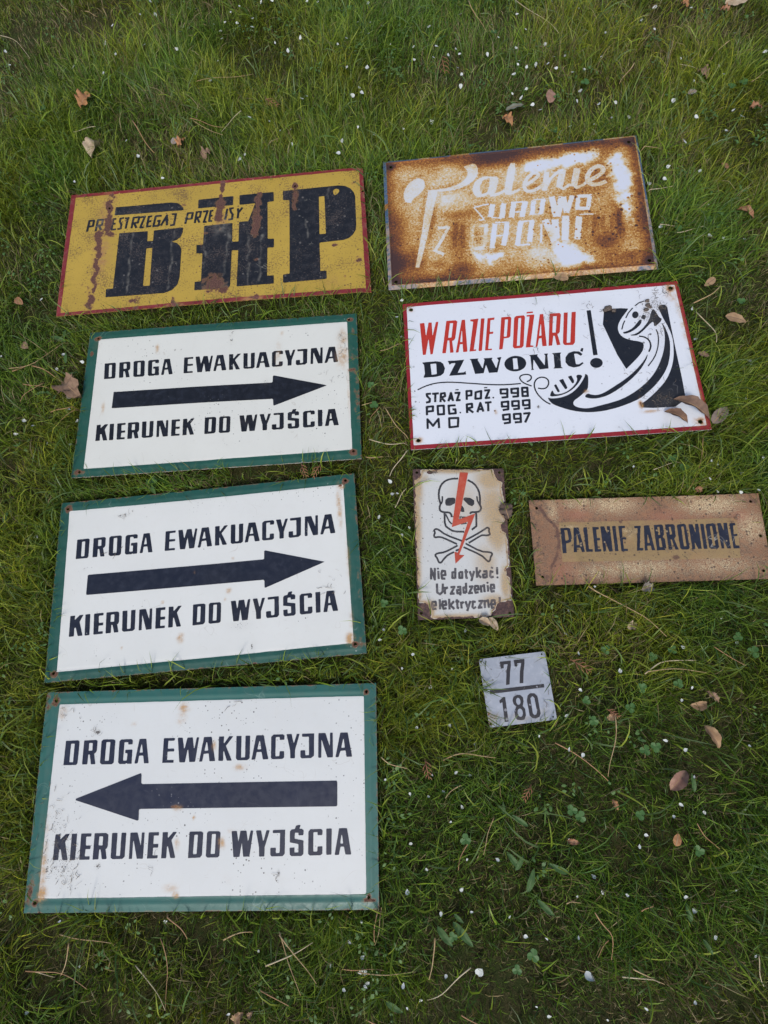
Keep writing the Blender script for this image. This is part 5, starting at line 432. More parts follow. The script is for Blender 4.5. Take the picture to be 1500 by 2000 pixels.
# --- red framed fire sign
wp = warp(0, 0.02, 31, .006)
s = Sign('raz', 'fire_alarm_sign', 'white sign with a red frame, red and black lettering and a telephone handset drawing', lambda x, y, w, h: wp(x, y), std_wear('raz', .2, .002))
wm = paint_mat('white_gloss_paint', (.74, .775, .83), off=21, specks=.25, speck_col=(.06, .055, .05), scratch=.3, scratch_col=(.4, .4, .4), mottling=.05, rough=.3, grime_col=(.10, .08, .065))
frm = paint_mat('red_frame_paint', (.30, .018, .026), off=22, specks=.2, speck_col=(.4, .2, .2), scratch=.2, scratch_col=(.45, .15, .15), mottling=.25, rough=.34)
ltm = paint_mat('red_lettering_paint', (.52, .038, .022), off=23, specks=.2, speck_col=(.1, .03, .03), scratch=.5, scratch_col=(.62, .2, .16), mottling=.3, rough=.36)
bkm = paint_mat('black_print', (.014, .016, .022), off=24, specks=.2, speck_col=(.2, .2, .2), scratch=.5, scratch_col=(.22, .22, .22), mottling=.2, rough=.32, grime_col=(.14, .13, .12))
s.plate(wm, .0034, hole=.0045); s.border(frm); s.ink('red_lettering', 'red', ltm, .001, ragged=.0003); s.ink('black_lettering', 'dzw', bkm, .001, ragged=.0003)
s.ink('exclamation_mark', 'excl', bkm, .0015); s.ink('phone_numbers', 'numbers', bkm, .0008, ragged=.0003); s.ink('drawn_cord', 'cord', bkm, .0008, curvy=1); s.ink('handset_drawing', 'phone', bkm, .0013, curvy=1)
# --- rusty white sign
wp = warp(0, -.01, 41, .006)
def zpal(x, y, w, h):
    e = edge(x, y, w, h); return wp(x, y)+.0022*np.exp(-((e-.0095)/.0016)**2)-.004*np.clip((.008-e)/.008, 0, 1)+.0015*np.clip((.008-e)/.008, 0, 1)*N2(x, y, 14, 2)
xsP, ysP = gridax(.58131, .0018), gridax(.36157, .0018)
def sampled(F):
    def g(x, y):
        fi = np.clip((x+.58131/2)/.58131*(len(xsP)-1), 0, len(xsP)-1.001); fj = np.clip((y+.36157/2)/.36157*(len(ysP)-1), 0, len(ysP)-1.001)
        i = fi.astype(int); j = fj.astype(int); a = fi-i; b = fj-j
        return F[j, i]*(1-a)*(1-b)+F[j, i+1]*a*(1-b)+F[j+1, i]*(1-a)*b+F[j+1, i+1]*a*b
    return g
cl = sampled(np.minimum.reduce([field('pal', g, xsP, ysP, 1) for g in ('cloud', 'cloud2', 'cloud3', 'cloud4')]))
letf = sampled(np.minimum.reduce([field('pal', g, xsP, ysP, 0) for g in ('script', 'script_b', 'script_c', 'script_d', 'script_s', 'row', 'row2')]))
def pal_base(x, y):
    w, h = .58131, .36157; e = edge(x, y, w, h)
    c = cl(x, y)+(N1(x, y, 70, 4)-.5)*.034; L = .26+(N2(x, y, 22, 4)-.5)*.36+.16*np.clip((N4(x, y, 6, 2)-.45)*4, 0, 1)
    L = L-.10*np.exp(-np.clip(cl(x, y), 0, 1)/.02)
    L = L-.44*np.clip((.010-c)/.022, 0, 1)+.10*np.clip((N3(x, y, 130, 2)-.58)*6, 0, 1)*(c < .01)
    L = L+.09*np.exp(-((letf(x, y)-.006)/.006)**2)
    ed = np.exp(-(np.clip(e-.012, 0, 1)/.019)**1.4)*.52; L = L+ed*(.55+.9*N3(x, y, 12, 3))
    L = L+blobs('pal', 'dark', x, y)*.52
    L = np.where(e < .0085, .36+(N4(x, y, 20, 3)-.5)*.5+.25*(x < -w/2+.0085), L)
    holes = min_hole('pal', x, y); L = L+.7*np.exp(-(holes/.011)**2)
    return L
def min_hole(key, x, y):
    d = np.full(np.shape(x), 9.)
    for k, P, w in items(key, 'holes'):
        for p in P: d = np.minimum(d, np.hypot(x-p[0], y-p[1]))
    return d
def pal_cols(kind):
    def f(x, y, *a):
        L = pal_base(x, y); e = edge(x, y, .58131, .36157); blue = np.zeros(len(x))
        if kind == 'plate':
            blue = np.where(e < .0075, np.clip((N1(x, y, 11, 2)-.46)*9, 0, 1)*np.where(y > 0, .8, .7), 0); blue = np.maximum(blue, np.where(x < -.58131/2+.0075, .75, 0)*(N3(x, y, 30, 2) > .35)); blue = np.maximum(blue, np.where((x > .58131/2-.004), .8, 0))
            pale = np.where((e < .008) & (y < 0), 1.0, 0)
        else:
            L = {'script': np.clip(L*.30+.02, -.1, .42), 'row': np.clip(L*.40-.06, -.1, .30), 'row3': np.clip(L-.12, 0, .8), 'row5': np.clip(L+.12, .32, .8)}[kind]; pale = 0*L
            dk = blobs('pal', 'dark', x, y)
            if kind == 'row': L = L+dk*.2
        spk = .25+.75*np.clip((N4(x, y, 7, 2)-.3)*2.5, 0, 1)+np.where((x > .02) & (y < .03), .5, 0)
        return np.c_[np.clip(L, 0, 1.2), blue, spk*.5, pale*1.0+0*L]
    return f
t = NT('rust_eaten_paint'); uv = t.uv(31); a_ = t.node('ShaderNodeAttribute', attribute_name='wear'); sp_ = t.node('ShaderNodeSeparateColor'); t.l.new(a_.outputs['Color'], sp_.inputs[0]); R, G, B = sp_.outputs[:3]
n1 = t.noise(uv, 95, 6, .7); n2 = t.noise(uv, 560, 4, .7); n3 = t.noise(uv, 210, 3, .6)
v = t.math('ADD', R, t.math('MULTIPLY', t.math('SUBTRACT', n1, .5), t.ss(R, .0, .35, .10, .45)))
v = t.math('ADD', v, t.math('MULTIPLY', t.math('SUBTRACT', n3, .5), t.ss(R, .0, .35, .07, .9)))
v = t.math('ADD', v, t.math('MULTIPLY', t.math('SUBTRACT', n2, .5), t.ss(R, .05, .35, .06, 1.3)))
vo = t.node('ShaderNodeTexVoronoi', feature='F1'); t.l.new(uv, vo.inputs['Vector']); vo.inputs['Scale'].default_value = 120
sc_ = t.node('ShaderNodeSeparateColor'); t.l.new(vo.outputs['Color'], sc_.inputs[0])
rad = t.math('MULTIPLY', t.math('MULTIPLY', t.math('POWER', sc_.outputs[0], 2.5), B), .62)
dd = t.math('SUBTRACT', t.math('ADD', vo.outputs['Distance'], t.math('MULTIPLY', t.math('SUBTRACT', n3, .5), .45)), rad)
pit = t.ss(dd, -.08, .02, 1, 0); hal = t.ss(dd, -.05, .22, 1, 0)
hal = t.math('MULTIPLY', hal, t.ss(sc_.outputs[0], .35, .6))
pit = t.math('MULTIPLY', pit, t.ss(sc_.outputs[0], .45, .6))
v = t.math('ADD', v, t.math('MULTIPLY', hal, t.ss(R, .02, .4, .0, .2))); v = t.math('ADD', v, t.math('MULTIPLY', pit, .42))
col = t.ramp(v, [(0.0, (.64, .68, .77)), (.10, (.64, .64, .62)), (.20, (.62, .50, .30)), (.34, (.56, .33, .09)), (.48, (.40, .17, .032)), (.64, (.25, .085, .020)), (.82, (.13, .044, .020)), (1.0, (.055, .025, .024))])
blue = t.ss(t.math('ADD', G, t.math('MULTIPLY', t.math('SUBTRACT', n1, .5), 1.0)), .45, .6)
col = t.mix(blue, col, t.mix(t.ss(n3, .4, .6), (.045, .10, .20), (.12, .17, .22)))
pl = t.math('MULTIPLY', a_.outputs['Alpha'], t.ss(n1, .35, .6)); col = t.mix(t.math('MULTIPLY', pl, .7), col, (.50, .36, .26))
t.set(t.b.inputs['Base Color'], col); t.set(t.b.inputs['Roughness'], t.ss(v, .1, .5, .42, .88))
bp = t.node('ShaderNodeBump'); bp.inputs['Strength'].default_value = .45; bp.inputs['Distance'].default_value = .0007; t.set(bp.inputs['Height'], t.math('MULTIPLY', v, -1)); t.l.new(bp.outputs[0], t.b.inputs['Normal'])
pm = t.m
s = Sign('pal', 'rusted_notice_sign', 'heavily rusted white sign with ghostly script lettering and blue flakes on its rim, top right', zpal, None)
s.plate(pm, .0018, cols=pal_cols('plate'), hole=.004)
sc = pal_cols('script'); s.ink('script_lettering', ['script'], pm, .0012, cols=sc, ragged=.0016); 
s.ink('script_lettering', ['script_b', 'script_c', 'script_d', 'script_s'], pm, .0012, cols=sc, ragged=.0010, curvy=1, dz=.0005)
[s.ink('small_lettering', g_, pm, .0013, cols=pal_cols('row'), ragged=.0034, dz=.0006) for g_ in ('row', 'row2')]; s.ink('small_lettering', 'rowz', pm, .0013, cols=sc, ragged=.004, dz=.0006); s.ink('faded_lettering', 'row3', pm, .0014, cols=pal_cols('row3'), ragged=.003); s.ink('rusted_lettering', 'row5', pm, .0014, cols=pal_cols('row5'), ragged=.004); s.ink('rusted_lettering', 'row6', pm, .0014, cols=pal_cols('row5'), ragged=.004)
# --- long brown sign
wp = warp(0, .02, 51, .008)
zz = lambda x, y, w, h: wp(x, y)+.0025*np.exp(-((x+.14-.5*(y-.0)**2*9)/.012)**2)
s = Sign('zab', 'smoking_ban_sign', 'long narrow brown mottled sign with one line of dark letters, at the right edge', zz, None)
def zab_cols(x, y, *a):
    w, h = .41722, .16092; e = edge(x, y, w, h)
    D = np.maximum(blobs('zab', 'dark', x, y), .45*np.exp(-e/.005)); ho = min_hole('zab', x, y); D = np.maximum(D, .7*np.exp(-(ho/.006)**2))
    fs = np.full(len(x), 1.)
    for k, P, wd in items('zab', 'streak'): fs = sd_stroke(P, wd, x, y, False)
    D = np.maximum(D, .8*np.exp(-np.clip(fs+.002, 0, 1)/.003)*(.6+.6*N1(x, y, 60, 2)))
    return np.c_[D, blobs('zab', 'light', x, y), blobs('zab', 'pink', x, y), np.ones(len(x))]
def zab_mat(name, panel):
    t = NT(name); uv = t.uv(41); R, G, B = t.wear()[:3]; n0 = t.noise(uv, 16, 5, .6); n1 = t.noise(uv, 105, 6, .8); n2 = t.noise(uv, 480, 5, .85)
    if panel: col = t.mix(t.ss(n1, .35, .65), (.33, .225, .095), (.24, .155, .07)); col = t.mix(t.ss(n0, .5, .7, 0, .6), col, (.36, .20, .09)); k = .5
    else: col = t.mix(t.ss(n1, .38, .6), (.31, .158, .080), (.095, .040, .028)); col = t.mix(t.ss(n0, .45, .62, 0, .5), col, (.22, .095, .05)); k = .62
    col = t.mix(t.math('MULTIPLY', B, t.ss(n1, .3, .55, .45, .95)), col, (.33, .108, .066))
    lt = t.math('MULTIPLY', t.math('ADD', G, .11), t.ss(n2, .41, .58)); lt = t.math('MULTIPLY', lt, t.ss(n1, .40, .6, .5, 1.4)); col = t.mix(t.math('MULTIPLY', lt, 1.9 if not panel else .9, clamp=True), col, (.66, .52, .31))
    dk = t.ss(t.math('ADD', R, t.math('MULTIPLY', t.math('SUBTRACT', n1, .5), t.ss(R, 0, .3, .5, 1.5))), .3, .75, 0, .85); col = t.mix(dk, col, t.mix(t.ss(n2, .4, .6), (.085, .045, .038), (.15, .075, .05)))
    vo = t.node('ShaderNodeTexVoronoi', feature='F1'); t.l.new(uv, vo.inputs['Vector']); vo.inputs['Scale'].default_value = 210; sc = t.node('ShaderNodeSeparateColor'); t.l.new(vo.outputs['Color'], sc.inputs[0])
    m = t.ss(t.math('SUBTRACT', vo.outputs['Distance'], t.math('MULTIPLY', t.math('POWER', sc.outputs[0], 6), .5)), -.04, .04, 1, 0); col = t.mix(t.math('MULTIPLY', m, t.ss(sc.outputs[0], .5, .6, 0, .8)), col, (.07, .045, .035))
    t.set(t.b.inputs['Base Color'], col); t.b.inputs['Roughness'].default_value = .62
    bp = t.node('ShaderNodeBump'); bp.inputs['Strength'].default_value = .3; bp.inputs['Distance'].default_value = .0005; t.set(bp.inputs['Height'], n1); t.l.new(bp.outputs[0], t.b.inputs['Normal']); return t.m
s.plate(zab_mat('brown_mottled_enamel', False), .0018, cols=zab_cols, hole=.0028)
s.ink('tan_panel', 'inner', zab_mat('tan_panel_enamel', True), .0018, dz=.0003, cols=zab_cols, ragged=.0008)
zk = paint_mat('navy_lettering_paint', (.014, .018, .036), off=42, specks=1.1, speck_col=(.35, .27, .16), scratch=.9, scratch_col=(.4, .38, .32), mottling=.3, rough=.5, faded=(.035, .045, .075), fade=.6, rust_b=(.3, .2, .1))
s.ink('lettering', 'text', zk, .0008, dz=.0006, ragged=.0009, cols=lambda x, y: np.c_[zab_cols(x, y)[:, 0]*.45, 0*x, 0*x, 1+0*x])
# --- enamel skull sign
wp = warp(.12, 0, 61, .003)
s = Sign('sku', 'high_voltage_sign', 'small upright enamel sign with skull, crossbones and red lightning arrow, rusted at its corners', lambda x, y, w, h: wp(x, y)-.0015*np.exp(-edge(x, y, w, h)/.004), std_wear('sku', 0, .003))
def steel_cut(X, Y): return .0015*(N1(X, Y, 40, 3)-.55)+.0002-edge(X, Y, .17495, .28942)
steel = NT('rusted_steel'); uvs = steel.uv(52); na = steel.noise(uvs, 160, 5, .7)
steel.set(steel.b.inputs['Base Color'], steel.ramp(na, [(.3, (.045, .026, .026)), (.5, (.085, .048, .045)), (.62, (.15, .085, .065)), (.75, (.22, .12, .07))])); steel.b.inputs['Roughness'].default_value = .8
bpn = steel.node('ShaderNodeBump'); bpn.inputs['Strength'].default_value = .5; bpn.inputs['Distance'].default_value = .001; steel.set(bpn.inputs['Height'], na); steel.l.new(bpn.outputs[0], steel.b.inputs['Normal'])
s.plate(steel.m, .0015, cutf=steel_cut, hole=.0028)
xs, ys = gridax(s.w, .0012), gridax(s.h, .0012); X, Y = np.meshgrid(xs, ys)
chips = np.minimum.reduce([field('sku', g, xs, ys) for g in ('chips', 'chips2', 'chips3', 'chips4')])
nse = (N3(X, Y, 180, 4)-.5)
F = np.maximum(-(chips+nse*.005), (.0026+(N4(X, Y, 120, 3)-.5)*.006)-edge(X, Y, s.w, s.h)); F = np.maximum(F, .0035-np.hypot((X+.055)*.6, Y-.137))
rawe = np.maximum(-chips, -edge(X, Y, s.w, s.h)+.0015)
def chipdist(x, y):
    fi = np.clip((x+s.w/2)/s.w*(len(xs)-1), 0, len(xs)-1).round().astype(int); fj = np.clip((y+s.h/2)/s.h*(len(ys)-1), 0, len(ys)-1).round().astype(int); return -rawe[fj, fi]
def ecols(x, y):
    c = std_wear('sku', 0, 1)(x, y, s.w, s.h); d = np.clip(chipdist(x, y), 0, 1)
    c[:, 1] = np.maximum(c[:, 1], np.clip(1.25*np.exp(-d/.005)*(.5+N1(x, y, 50, 2)), 0, 1)*np.where(d < .0011, .25, 1)); c[:, 0] = np.where(d > .0011, .50*np.exp(-np.abs(d-.0022)/.0022)*(N2(x, y, 90, 3) > .42), 0); c[:, 2] = np.maximum(c[:, 2]*1.0, .0); return c
em = paint_mat('white_enamel', (.62, .63, .61), off=53, soft=.95, sscale=260, specks=.5, speck_col=(.1, .08, .06), scratch=.3, scratch_col=(.35, .3, .25), mottling=.12, rough=.28, stain_col=(.52, .36, .17), rust_a=(.12, .06, .04), rust_b=(.32, .16, .06), grime_col=(.09, .07, .06))
s.layer('enamel_coat', F, xs, ys, em, .0009, cols=ecols)
kcol = lambda x, y: np.c_[0*x, ecols(x, y)[:, 1]*.30, 0*x, 1+0*x]
kk = paint_mat('grey_black_enamel', (.038, .038, .042), off=54, specks=.2, speck_col=(.25, .22, .2), scratch=.2, mottling=.3, rough=.45, faded=(.10, .10, .11), fade=.5)
rr = paint_mat('red_enamel', (.50, .075, .04), off=55, specks=.2, speck_col=(.2, .05, .03), scratch=.3, scratch_col=(.6, .3, .2), mottling=.3, rough=.4, faded=(.58, .16, .10), fade=.5)
s.ink('skull_drawing', 'skull', kk, .0006, dz=.0012, curvy=1, cols=kcol); s.ink('crossbones_drawing', 'bones', kk, .0006, dz=.0012, curvy=1, cols=kcol)
s.ink('lightning_arrow', 'bolt', rr, .0011, dz=.0015, cols=kcol)
s.ink('lettering', 'text', paint_mat('grey_lettering_enamel', (.075, .072, .078), off=56, specks=.2, scratch=.3, mottling=.4, rough=.5, faded=(.17, .165, .175), fade=.95), .0006, dz=.0012, ragged=.0005, cols=kcol)
# --- number plate
wp = warp(0, 0, 71, .002)
s = Sign('num', 'number_plate', 'small square pale metal plate with numbers above and below a bar', lambda x, y, w, h: wp(x, y), std_wear('num', .12, .003, .14))
nm = paint_mat('galvanised_metal', (.40, .44, .51), off=61, specks=.8, speck_col=(.16, .16, .17), scratch=.8, scratch_col=(.12, .11, .11), mottling=.45, rough=.42, stain_col=(.36, .27, .16), faded=(.55, .58, .64), fade=.5)
nb = paint_mat('black_number_paint', (.022, .022, .030), off=62, stain_col=(.06, .05, .045), rust_a=(.05, .03, .03), rust_b=(.07, .045, .04), specks=.9, speck_col=(.3, .3, .33), scratch=.2, mottling=.3, rough=.45)
s.plate(nm, .0012, hole=.0016, cutf=lambda X, Y: np.hypot(np.maximum(abs(X)-s.w/2+.004, 0), np.maximum(abs(Y)-s.h/2+.004, 0))-.004)
s.ink('numbers', 'text', nb, .0006, dz=.0003, curvy=0, ragged=.0003)

# ================================================================= GROUND
GZ = -.024
def gh(x, y): return GZ+(N1(x+20, y+20, 2.2, 3)-.5)*.016
gx = np.concatenate([np.linspace(-9, -1.6, 12)[:-1], np.linspace(-1.6, 2.0, 120), np.linspace(2.0, 9, 12)[1:]])
gy = np.concatenate([np.linspace(-9, -1.3, 12)[:-1], np.linspace(-1.3, 2.8, 130), np.linspace(2.8, 12, 14)[1:]])
X, Y = np.meshgrid(gx, gy); V = np.c_[X.ravel(), Y.ravel(), gh(X, Y).ravel()]
nx = len(gx); F = [[j*nx+i, j*nx+i+1, (j+1)*nx+i+1, (j+1)*nx+i] for j in range(len(gy)-1) for i in range(nx-1)]
t = NT('soil_and_thatch'); tc = t.node('ShaderNodeTexCoord').outputs['Object']
a = t.noise(tc, 6, 6, .6); b = t.noise(tc, 420, 6, .8); c = t.noise(tc, 38, 4, .6)
col = t.ramp(b, [(.3, (.02, .018, .008)), (.45, (.055, .055, .02)), (.58, (.12, .105, .045)), (.7, (.19, .16, .08))])
col = t.mix(t.ss(c, .42, .62, 0, .7), col, (.055, .085, .02)); col = t.mix(t.ss(a, .45, .65, 0, .4), col, (.10, .09, .035))
t.set(t.b.inputs['Base Color'], col); t.b.inputs['Roughness'].default_value = .95; t.b.inputs['Specular IOR Level'].default_value = .15
bp = t.node('ShaderNodeBump'); bp.inputs['Strength'].default_value = 1; bp.inputs['Distance'].default_value = .008; t.set(bp.inputs['Height'], b); t.l.new(bp.outputs[0], t.b.inputs['Normal'])
g = link_mesh('ground', V.tolist(), F, t.m); g['kind'] = 'structure'

# ---- lawn: every blade a tapering bent strip, all joined as one piece of ground cover
def blade_material():
    t = NT('grass_blades'); a = t.node('ShaderNodeAttribute', attribute_name='tint').outputs['Color']
    t.n.remove(t.b); out = t.n['Material Output']
    d = t.node('ShaderNodeBsdfDiffuse'); tr = t.node('ShaderNodeBsdfTranslucent'); gl = t.node('ShaderNodeBsdfGlossy'); gl.inputs['Roughness'].default_value = .42
    t.l.new(a, d.inputs[0]); t.l.new(t.mix(1.0, a, (1.25, 1.25, .35), 'MULTIPLY'), tr.inputs[0]); gl.inputs[0].default_value = (.8, .85, .8, 1)
    m1 = t.node('ShaderNodeMixShader'); m1.inputs[0].default_value = .33; t.l.new(d.outputs[0], m1.inputs[1]); t.l.new(tr.outputs[0], m1.inputs[2])
    m2 = t.node('ShaderNodeMixShader'); m2.inputs[0].default_value = .022; t.l.new(m1.outputs[0], m2.inputs[1]); t.l.new(gl.outputs[0], m2.inputs[2]); t.l.new(m2.outputs[0], out.inputs[0]); return t.m
BM = blade_material()
quads = []
for k in SIGN:
    q = np.array(SIGN[k]['world'])
    hh = .1*0
    quads.append(q)
def sign_sd(x, y):      # distance to the nearest sign outline, negative underneath it
    best = np.full(np.shape(x), 9.)
    for q in quads:
        d, ins = sd_poly(q, x, y); best = np.minimum(best, np.where(ins, -d, d))
    return best
def blades(name, n, xr, yr, Lf, wf, leanf, tintf, densf, seg=3, seed=1, over=.04, azf=None):
    r = np.random.default_rng(seed); x = r.uniform(*xr, n); y = r.uniform(*yr, n)
    # clump: pull some blades towards tuft centres
    tx = r.uniform(*xr, n//14); ty = r.uniform(*yr, n//14); k = r.integers(0, n//14, n); pull = r.random(n) < .55
    x = np.where(pull, tx[k]+r.normal(0, .009, n), x); y = np.where(pull, ty[k]+r.normal(0, .009, n), y)
    sd = sign_sd(x, y); keep = (r.random(n) < densf(x, y)) & (sd > -.012)
    x, y, k, pull, sd = x[keep], y[keep], k[keep], pull[keep], sd[keep]; n = len(x)
    L = Lf(x, y, r)*(1-.4*bare(x, y)); L = np.where(sd < .0, np.minimum(L, .02), L); w = wf(x, y, r)
    az0 = azf(x, y) if azf else (N2(x+9, y+9, 4.0, 3)-.5)*9
    ta = r.uniform(0, 2*np.pi, len(tx))[k]
    az = az0+r.normal(0, 1.25, n)+np.where(pull, .7*np.sin(ta), 0)+np.where(r.random(n) < .22, r.uniform(-3.14, 3.14, n), 0)
    lean = np.clip(leanf(x, y, r), .05, 1.5)
    ex = x+np.cos(az)*L*np.sin(lean)*.9; ey = y+np.sin(az)*L*np.sin(lean)*.9
    lay = (sign_sd(ex, ey) < .003) & (sd > .003) & (r.random(n) < over)
    for it in range(2):     # blades that would poke through a plate bend away, a few lie over its edge
        ex = x+np.cos(az)*L*np.sin(lean)*.9; ey = y+np.sin(az)*L*np.sin(lean)*.9
        hit = (sign_sd(ex, ey) < .003)
        if it == 0: az = np.where(hit & ~lay, az+np.pi+r.normal(0, .5, n), az)
    bad = hit & ~lay
    L = np.where(bad, np.minimum(L, .016), L); lean = np.where(bad, np.minimum(lean, .5), lean)
    lean = np.where(lay, np.clip(lean, .5, 1.1), lean); L = np.where(lay, np.clip(L*1.1, .035, .075), L)
    z0 = gh(x, y)-.002; m = seg*2+1; P = np.zeros((n, m, 3)); cx, cy, cz = x.copy(), y.copy(), z0.copy()
    dx, dy = np.cos(az), np.sin(az); px_, py_ = -dy, dx; tw = r.uniform(-.8, .8, n); curv = r.normal(0, .30, n)
    for s_ in range(seg+1):
        f = s_/seg; wd = w*(1-.55*f*f)*.5
        sx, sy = px_*np.cos(tw)*wd, py_*np.cos(tw)*wd; sz = np.sin(tw)*wd
        if s_ < seg: P[:, 2*s_] = np.c_[cx-sx, cy-sy, cz-sz]; P[:, 2*s_+1] = np.c_[cx+sx, cy+sy, cz+sz]
        else: P[:, 2*s_] = np.c_[cx, cy, cz]
        if s_ < seg:
            th = lean*(.25+1.15*(s_+.5)/seg); th = np.minimum(th, 1.75); st = L/seg; a2 = az+curv*(s_+.5)
            cx = cx+np.cos(a2)*np.sin(th)*st; cy = cy+np.sin(a2)*np.sin(th)*st; cz = cz+np.cos(th)*st
            cz = np.maximum(cz, z0+.002)
            if s_ > 0 and lay.any(): cz = np.where(lay, np.maximum(cz, .0035+.002*s_), cz)
    T = tintf(x, y, r, L)
    base = (np.arange(n)*m)[:, None]
    q = [np.c_[base+2*s_, base+2*s_+1, base+2*s_+3, base+2*s_+2] for s_ in range(seg-1)]; tri = np.c_[base+2*seg-2, base+2*seg-1, base+2*seg]
    quad = np.vstack(q) if q else np.zeros((0, 4), int); nq, nt = len(quad), len(tri)
    me = bpy.data.meshes.new(name); me.vertices.add(n*m); me.vertices.foreach_set('co', P.astype(np.float32).ravel())
    me.loops.add(nq*4+nt*3); me.loops.foreach_set('vertex_index', np.concatenate([quad.ravel(), tri.ravel()]).astype(np.int32))
    me.polygons.add(nq+nt); ls = np.concatenate([np.arange(nq)*4, nq*4+np.arange(nt)*3]).astype(np.int32); me.polygons.foreach_set('loop_start', ls)
    me.update(calc_edges=True); me.polygons.foreach_set('use_smooth', np.ones(nq+nt, bool))
    ca = me.color_attributes.new('tint', 'FLOAT_COLOR', 'POINT')
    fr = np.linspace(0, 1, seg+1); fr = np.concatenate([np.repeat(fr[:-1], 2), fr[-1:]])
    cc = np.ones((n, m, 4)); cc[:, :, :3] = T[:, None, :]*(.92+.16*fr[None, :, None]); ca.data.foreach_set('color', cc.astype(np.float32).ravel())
    me.materials.append(BM); o = bpy.data.objects.new(name, me); C.objects.link(o); o['kind'] = 'stuff'; return o, n
def inview(x, y, m=.10):        # 1 inside the stretch of lawn near the signs, thinning out beyond it
    d, ins = sd_poly(np.array(VIEW), x, y); s = np.where(ins, -d, d); return np.clip(1-(s-m)/.35, .0, 1)
def patch(x, y): return .12+.88*N3(x+30, y+30, 5.0, 3)              # tall/bright vs short/dry patches
def bare(x, y): return np.clip((N4(x+40, y+40, 3.6, 3)*.6+N1(x+12, y+31, 11, 2)*.4-.545)*8, 0, 1)
def dry(x, y): return N4(x+40, y+40, 3.6, 3)
GREENS = np.array([(.100, .155, .016), (.145, .205, .020), (.065, .108, .015), (.195, .240, .028), (.080, .135, .034), (.240, .275, .032)])
DRYS = np.array([(.26, .20, .10), (.18, .135, .07), (.34, .28, .16), (.16, .15, .06), (.11, .08, .045)])
def tint_fine(x, y, r, L):
    n = len(x); p = patch(x, y); g = GREENS[r.choice(6, n, p=[.28, .26, .16, .12, .10, .08])]
    g = g*1.33*np.clip(.47+p*.74+r.normal(0, .24, n), .25, 2.0)[:, None]
    hue = np.clip((N1(x+3, y+60, 4.5, 2)-.35)*3.3, 0, 1)[:, None]; g = g*(np.array([(.80, .98, 1.2)])*(1-hue)+np.array([(1.22, 1.05, .95)])*hue)
    dr = r.random(n) < np.clip((dry(x, y)-.42)*1.5, .07, .5); d = DRYS[r.integers(0, 5, n)]*r.uniform(.6, 1.1, n)[:, None]
    return np.where(dr[:, None], d*1.2, g)
def tint_moss(x, y, r, L):
    n = len(x); g = np.array([(.13, .175, .035), (.21, .23, .065), (.42, .35, .20), (.09, .13, .03), (.17, .13, .06)])[r.choice(5, n, p=[.34, .20, .19, .17, .10])]
    return g*r.uniform(.5, 1.15, n)[:, None]
def tint_wide(x, y, r, L):
    n = len(x); g = np.array([(.14, .22, .022), (.20, .29, .028), (.10, .18, .045), (.27, .33, .05), (.14, .21, .08)])[r.integers(0, 5, n)]; return g*r.uniform(.65, 1.25, n)[:, None]
XR, YR = (-1.3, 1.6), (-.95, 2.45)
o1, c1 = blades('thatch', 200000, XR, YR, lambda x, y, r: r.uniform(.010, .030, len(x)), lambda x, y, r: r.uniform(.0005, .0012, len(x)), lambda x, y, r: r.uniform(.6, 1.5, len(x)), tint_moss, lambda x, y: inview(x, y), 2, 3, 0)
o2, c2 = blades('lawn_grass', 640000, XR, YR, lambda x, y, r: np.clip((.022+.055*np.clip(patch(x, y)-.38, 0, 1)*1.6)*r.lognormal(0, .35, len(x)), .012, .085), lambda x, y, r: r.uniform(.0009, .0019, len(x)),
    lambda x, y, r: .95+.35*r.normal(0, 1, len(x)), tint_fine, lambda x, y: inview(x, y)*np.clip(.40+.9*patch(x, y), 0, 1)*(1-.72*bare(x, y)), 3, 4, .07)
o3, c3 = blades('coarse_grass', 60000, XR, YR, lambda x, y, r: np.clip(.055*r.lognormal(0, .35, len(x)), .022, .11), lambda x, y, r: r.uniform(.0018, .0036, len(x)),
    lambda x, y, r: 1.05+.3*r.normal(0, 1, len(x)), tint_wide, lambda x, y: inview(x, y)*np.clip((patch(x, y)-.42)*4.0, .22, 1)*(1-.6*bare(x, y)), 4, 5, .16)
def weedlets():
    r = np.random.default_rng(9); V = []; F = []; n = 0
    for k in range(2200):
        x, y = r.uniform(*XR), r.uniform(*YR)
        if r.random() > inview(np.array([x]), np.array([y]))[0]*np.clip((N2(x+70, y+11, 4.0, 2)-.38)*5, .08, 1) or sign_sd(np.array([x]), np.array([y]))[0] < .012: continue
        z = float(gh(np.array(x), np.array(y)))+r.uniform(.020, .036)
        for q in range(r.integers(4, 10)):
            a = r.uniform(0, 6.28); d = r.uniform(.002, .016); L = r.uniform(.005, .010); W_ = L*r.uniform(.4, .65); cx, cy = x+d*math.cos(a), y+d*math.sin(a); a += r.normal(0, .5); u = (math.cos(a), math.sin(a)); tl = r.uniform(-.35, .35)
            zz = z+r.uniform(-.005, .003)
            for (s_, t_) in ((0, 0), (.35, .5), (.75, .38), (1, 0), (.75, -.38), (.35, -.5)): V.append((cx+u[0]*s_*L-u[1]*t_*W_, cy+u[1]*s_*L+u[0]*t_*W_, zz+tl*s_*L+abs(t_)*W_*.25))
            F += [(n, n+1, n+5), (n+1, n+2, n+4, n+5), (n+2, n+3, n+4)]; n += 6
    o = link_mesh('small_weeds', V, F, simple_mat('small_weed_leaf', (.06, .13, .035), (.11, .20, .055), 25, .5), smooth=False); o['kind'] = 'stuff'; tag(o, 'tiny round-leaved weeds growing in the grass', 'weeds')
def near_edge(x, y): s_ = sign_sd(x, y); return ((s_ > .002) & (s_ < .026))*.9
